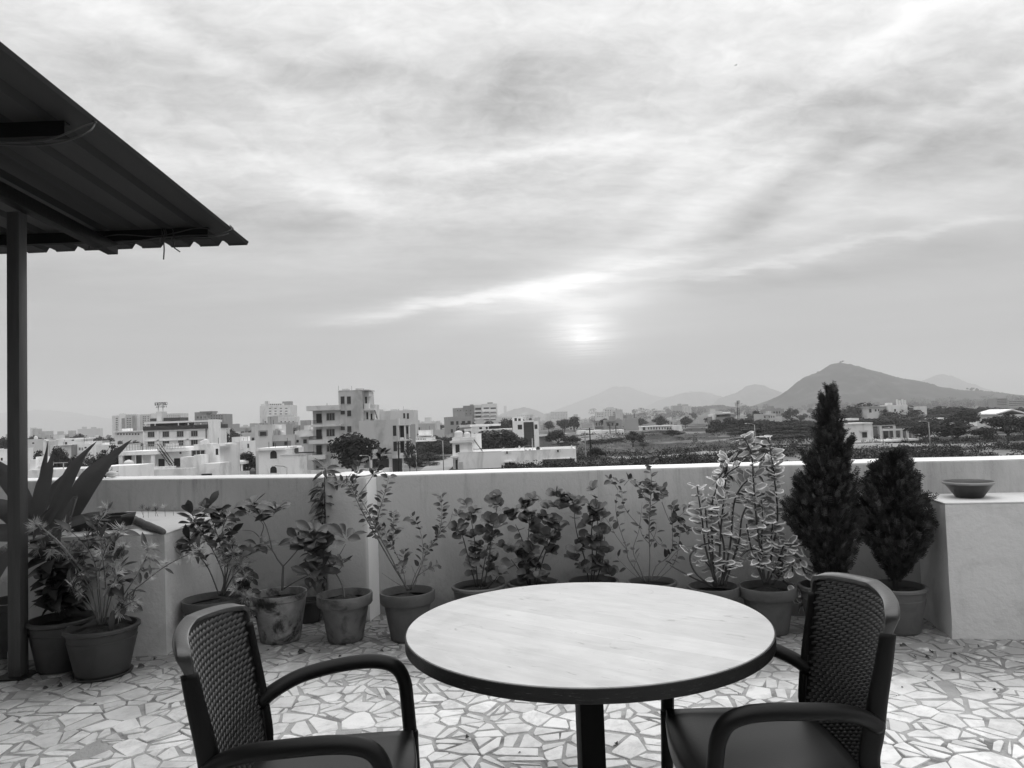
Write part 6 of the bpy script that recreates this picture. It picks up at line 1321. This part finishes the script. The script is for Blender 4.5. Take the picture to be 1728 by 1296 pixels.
# 11-12 variegated
def varieg(label, rim, stems, H=.29, R_=None, swirl=0):
    c, R0 = cpot(*rim, H); r = potted(label, (c.x, c.y), R_ or R0, H+.01, 'clay', M_terra, swirl=swirl); p_ = Plant(r, c.y); tot = 0
    for s, n in stems:
        d = random.uniform(-.09, .09); q = [Z9(u[0], u[1], d*i/len(s)) for i, u in enumerate(s)]
        s_ = p_.stem(q, .0075, .004, M_stemD, sub=6)
        if n: p_.along(s_, 'varieg', int(n*1.6), .082, .18, 1., out=1., upw=.45)
    return r, p_
varieg('left of two pots with cream edged leaves, partly behind the table', (1160, 1247, 992), [([(320,1030),(270,850),(250,700),(235,600),(225,530)], 17), ([(310,1030),(300,800),(300,620),(340,510),(375,470),(435,430)], 22), ([(335,1030),(340,800),(355,620),(375,430),(372,405)], 22),
    ([(350,1030),(390,820),(405,640),(430,560),(480,500),(560,455),(600,430)], 26), ([(345,1030),(360,850),(330,700),(320,620)], 15), ([(360,1030),(430,820),(450,680),(500,600),(580,560)], 20), ([(330,1020),(300,950),(260,900)], 8), ([(300,1030),(200,985),(90,925)], 0), ([(300,1030),(215,960),(190,880),(240,830),(300,810)], 4),
    ([(340,1020),(400,900),(440,780)], 12), ([(375,430),(330,500),(320,560)], 8), ([(310,1000),(280,780),(265,640)], 10)])
varieg('right of two pots with cream edged leaves and two tall shoots', (1247, 1343, 992), [([(565,1020),(540,850),(520,700),(505,500),(495,370),(455,285)], 34), ([(570,1020),(600,850),(625,680),(610,500),(600,420),(578,285)], 46), ([(560,1020),(545,870),(550,700),(545,600)], 20), ([(575,1020),(630,900),(660,820),(690,830)], 14),
    ([(560,1020),(500,860),(470,720)], 10), ([(600,1020),(640,950),(690,900),(700,960)], 14), ([(555,1000),(530,900),(590,800),(600,700)], 14), ([(440,880),(480,850),(530,845)], 2), ([(640,880),(700,830),(800,830)], 5), ([(690,850),(740,900),(760,960),(800,975)], 8), ([(650,1000),(700,1040),(750,1090),(745,1130)], 9), ([(590,1020),(650,960),(640,900)],12)], swirl=1)
# the paler edge leaf, larger, on the left one is part of the same shoots

# ---- cypresses
M_thuja = mat('cypress_spray', .030, .75, .35, 3., rnd=0., spec=.3)
def spray(b, o, d, L_, m_=0):
    d = d.normalized(); s = d.cross(Vector((random.uniform(-1, 1), random.uniform(-1, 1), random.uniform(-.3, .3)))); 
    if s.length < .1: return
    s.normalize(); m_i = m_
    def blade(a, q, w): n = len(b.v); m_ = a.lerp(q, .5); v_ = (q-a).cross(d.cross(s)); v_ = (v_.normalized() if v_.length > 1e-6 else s)*w; b.v += [tuple(a), tuple(m_+v_), tuple(q), tuple(m_-v_)]; b.f.append((n, n+1, n+2, n+3)); b.m.append(m_i)
    blade(o, o+d*L_, L_*.07)
    for k in (.25, .45, .65, .82):
        l = L_*(.50-.28*k)
        for sg in (1, -1): blade(o+d*L_*k, o+d*L_*(k+.18)+s*sg*l*random.uniform(.7, 1.1), L_*.055)
M_tip = mat('cypress_tip', .085, .7, .3, 5., spec=.3)
def thuja(label, c, prof, Y, H, Rp, n, pm, kind, ins=.022):
    r = potted(label, (c[0], c[1]), Rp, H, kind, pm); loc = r.location
    rows = [(PY((a+e)/2, y, Y), max(.02, (PY(e, y, Y).x-PY(a, y, Y).x)/2-ins)) for y, a, e in prof]     # axis point and radius
    rows.sort(key=lambda q: q[0].z); b = MB(); R = random.Random(3)
    z0, z1 = rows[0][0].z, rows[-1][0].z
    def at(z):
        for (p0, r0), (p1, r1) in zip(rows, rows[1:]):
            if p0.z <= z <= p1.z: k = (z-p0.z)/(p1.z-p0.z); return p0.lerp(p1, k), r0+(r1-r0)*k
        return rows[-1]
    # sprays carried on upswept plumes
    for i in range(n//26):
        while True:
            z = R.uniform(z0-.02, z1); ax, rr = at(max(z, z0))
            if R.random() < (rr/.24+.10): break
        a = R.uniform(0, 2*math.pi); reach = rr*R.uniform(.55, 1.12)*(1+.3*mn.noise(Vector((math.cos(a)*2, math.sin(a)*2, z*6+loc.x)))); up_ = R.uniform(.10, .19)*(.5+rr*3)
        tip = Vector((ax.x+math.cos(a)*reach, c[1]+math.sin(a)*reach, min(z, z1-.03))); foot = Vector((ax.x+math.cos(a)*reach*.25, c[1]+math.sin(a)*reach*.25, max(z0-.03, z-up_)))
        dd = (tip-foot); side = Vector((-math.sin(a), math.cos(a), 0)); pw_ = .018+.16*rr
        for k in range(26):
            f = R.random()**.6; q = foot.lerp(tip, f)+side*R.gauss(0, pw_*.5*(1.1-f))+Vector((0, 0, R.gauss(0, .012)))-loc
            d = dd.normalized()*.8+Vector((math.cos(a)*.35, math.sin(a)*.35, .5))+Vector((R.uniform(-.5, .5), R.uniform(-.5, .5), R.uniform(-.3, .4)))
            spray(b, q, d, R.uniform(.028, .062)*(1.15 if f > .85 else 1), 1 if f > .8 and R.random() < .35 else 0)
    o = b.build('foliage', [M_thuja, M_tip], r); tag(o, kind='stuff')
    ax0 = at(z0)[0]; MB().tube([Vector((c[0], c[1], H*.8))-loc, Vector((ax0.x, c[1], z0+.1))-loc, Vector((rows[-1][0].x, c[1], z1-.1))-loc], [.017, .014, .003], 8).build('trunk', M_stemD, r, smooth=True)
    for i in range(40):   # boughs
        z = R.uniform(z0+.02, z1-.15); ax, rr = at(z); a = R.uniform(0, 6.28)
        MB().tube([Vector((ax.x, c[1], z-rr*.7))-loc, Vector((ax.x+math.cos(a)*rr*.8, c[1]+math.sin(a)*rr*.8, z+.05))-loc], [.004, .0015], 5).build('bough', M_stemD, r)
T = zx(2.818, 1300, 640)
def prof_(L_): return [(640+y/2.818, 1300+a/2.818, 1300+e/2.818) for y, a, e in L_]
c = PZ(1398, 990, .30)
thuja('tall pointed potted cypress rising above the parapet', (c.x, c.y), prof_([(28,279,291),(60,262,310),(100,232,325),(150,225,333),(200,222,345),(260,215,362),(320,205,385),(380,170,392),(440,132,400),(520,112,412),(600,95,425),(700,92,430),(760,130,425),(830,180,400),(900,215,385),(950,240,360)]), c.y, .31, .19, 13000, M_plast3, 'bowl_rim')
c, R_ = cpot(1462, 1560, 990, .285)
thuja('shorter rounded potted cypress beside the right pedestal', (c.x, c.y), prof_([(345,592,604),(375,545,630),(420,500,660),(500,468,690),(580,450,728),(660,438,752),(720,438,756),(780,465,735),(840,510,690),(890,548,640),(930,570,612)]), c.y, .29, R_, 15000, M_plast3, 'bowl_rim', ins=.004)

# ---- bowl on the right pedestal
c = PZ(1636, 839, .838); r = thing('clay_bowl', 'dark glazed bowl with pale rim on the right pedestal', 'bowl', (c.x, c.y, .838))
MB().lathe([(0, 0), (.075, 0), (.08, .004), (.138, .086), (.147, .088), (.149, .098), (.143, .103), (.136, .100), (.128, .088), (.07, .014), (0, .012)], 64).build('bowl', mat('glazed_clay', .018, .4, .4, 20, .1, 60, spec=.6), r, smooth=True, auto=True)
MB().lathe([(.1475, .0885), (.151, .092), (.1505, .1005), (.144, .1045)], 64).build('rim', mat('bowl_rim', .22, .4), r, smooth=True)

# ---- litter on the paving
grp = 'dry scraps scattered on the paving'
lt = [leaf_mesh('dry_scrap', .28, 'lance', .9, .2, m=mat('dry_scrap', .03, .9, .3, 40), nx=3) for _ in range(4)]
first = None
for x, y, s in ((500,1101,.05),(335,1120,.02),(98,1156,.04),(470,1122,.02),(165,1187,.02),(1040,1252,.025),(790,1241,.025),(325,1203,.012),(560,1255,.04),(1567,1098,.035),(1606,1103,.025),(1545,1109,.02),(1560,1110,.03),(1519,1088,.03),(1604,1131,.02),(1572,1143,.018),(1683,1165,.018),(1360,1080,.03),(1352,1085,.04),(1518,1091,.03),(410,1140,.02),(380,1135,.015),(540,1100,.03),(640,1098,.03),(570,1108,.02),(1650,1092,.03),(230,1128,.05),(265,1110,.03),(70,1163,.03),(1520,1160,.012),(1180,1240,.012),(880,1270,.012),(450,1098,.02),(1330,1105,.03),(1345,1120,.02)):
    p_ = PZ(x, y, .009); a = random.uniform(0, 6.28); d = Vector((math.cos(a), math.sin(a), .12)); o = place_leaf(None, 'whorl', p_, d, s); o.name = 'dry_scrap'; o.data = random.choice(lt)
    tag(o, 'small dark dry scrap lying on the pale crazy paving', 'litter', grp)
# bird
b = MB(); b.tube([(-.28, 0, 0), (-.1, 0, .01), (.1, 0, .01), (.26, 0, -.02)], [.02, .07, .06, .01], 8); b.poly([(-.06, 0, .02), (.12, 0, .02), (.06, .5, .20), (-.08, .95, .12), (-.05, .45, .16)]); b.poly([(-.06, 0, .02), (.12, 0, .02), (.06, -.5, .20), (-.08, -.95, .12), (-.05, -.45, .16)][::-1])
o = b.build('bird', mat('bird_plumage', .02, .8)); o.location = PY(1242, 110, 190); o.rotation_euler = (.15, .1, .3); tag(o, 'tiny dark bird flying high in the clouds', 'bird')
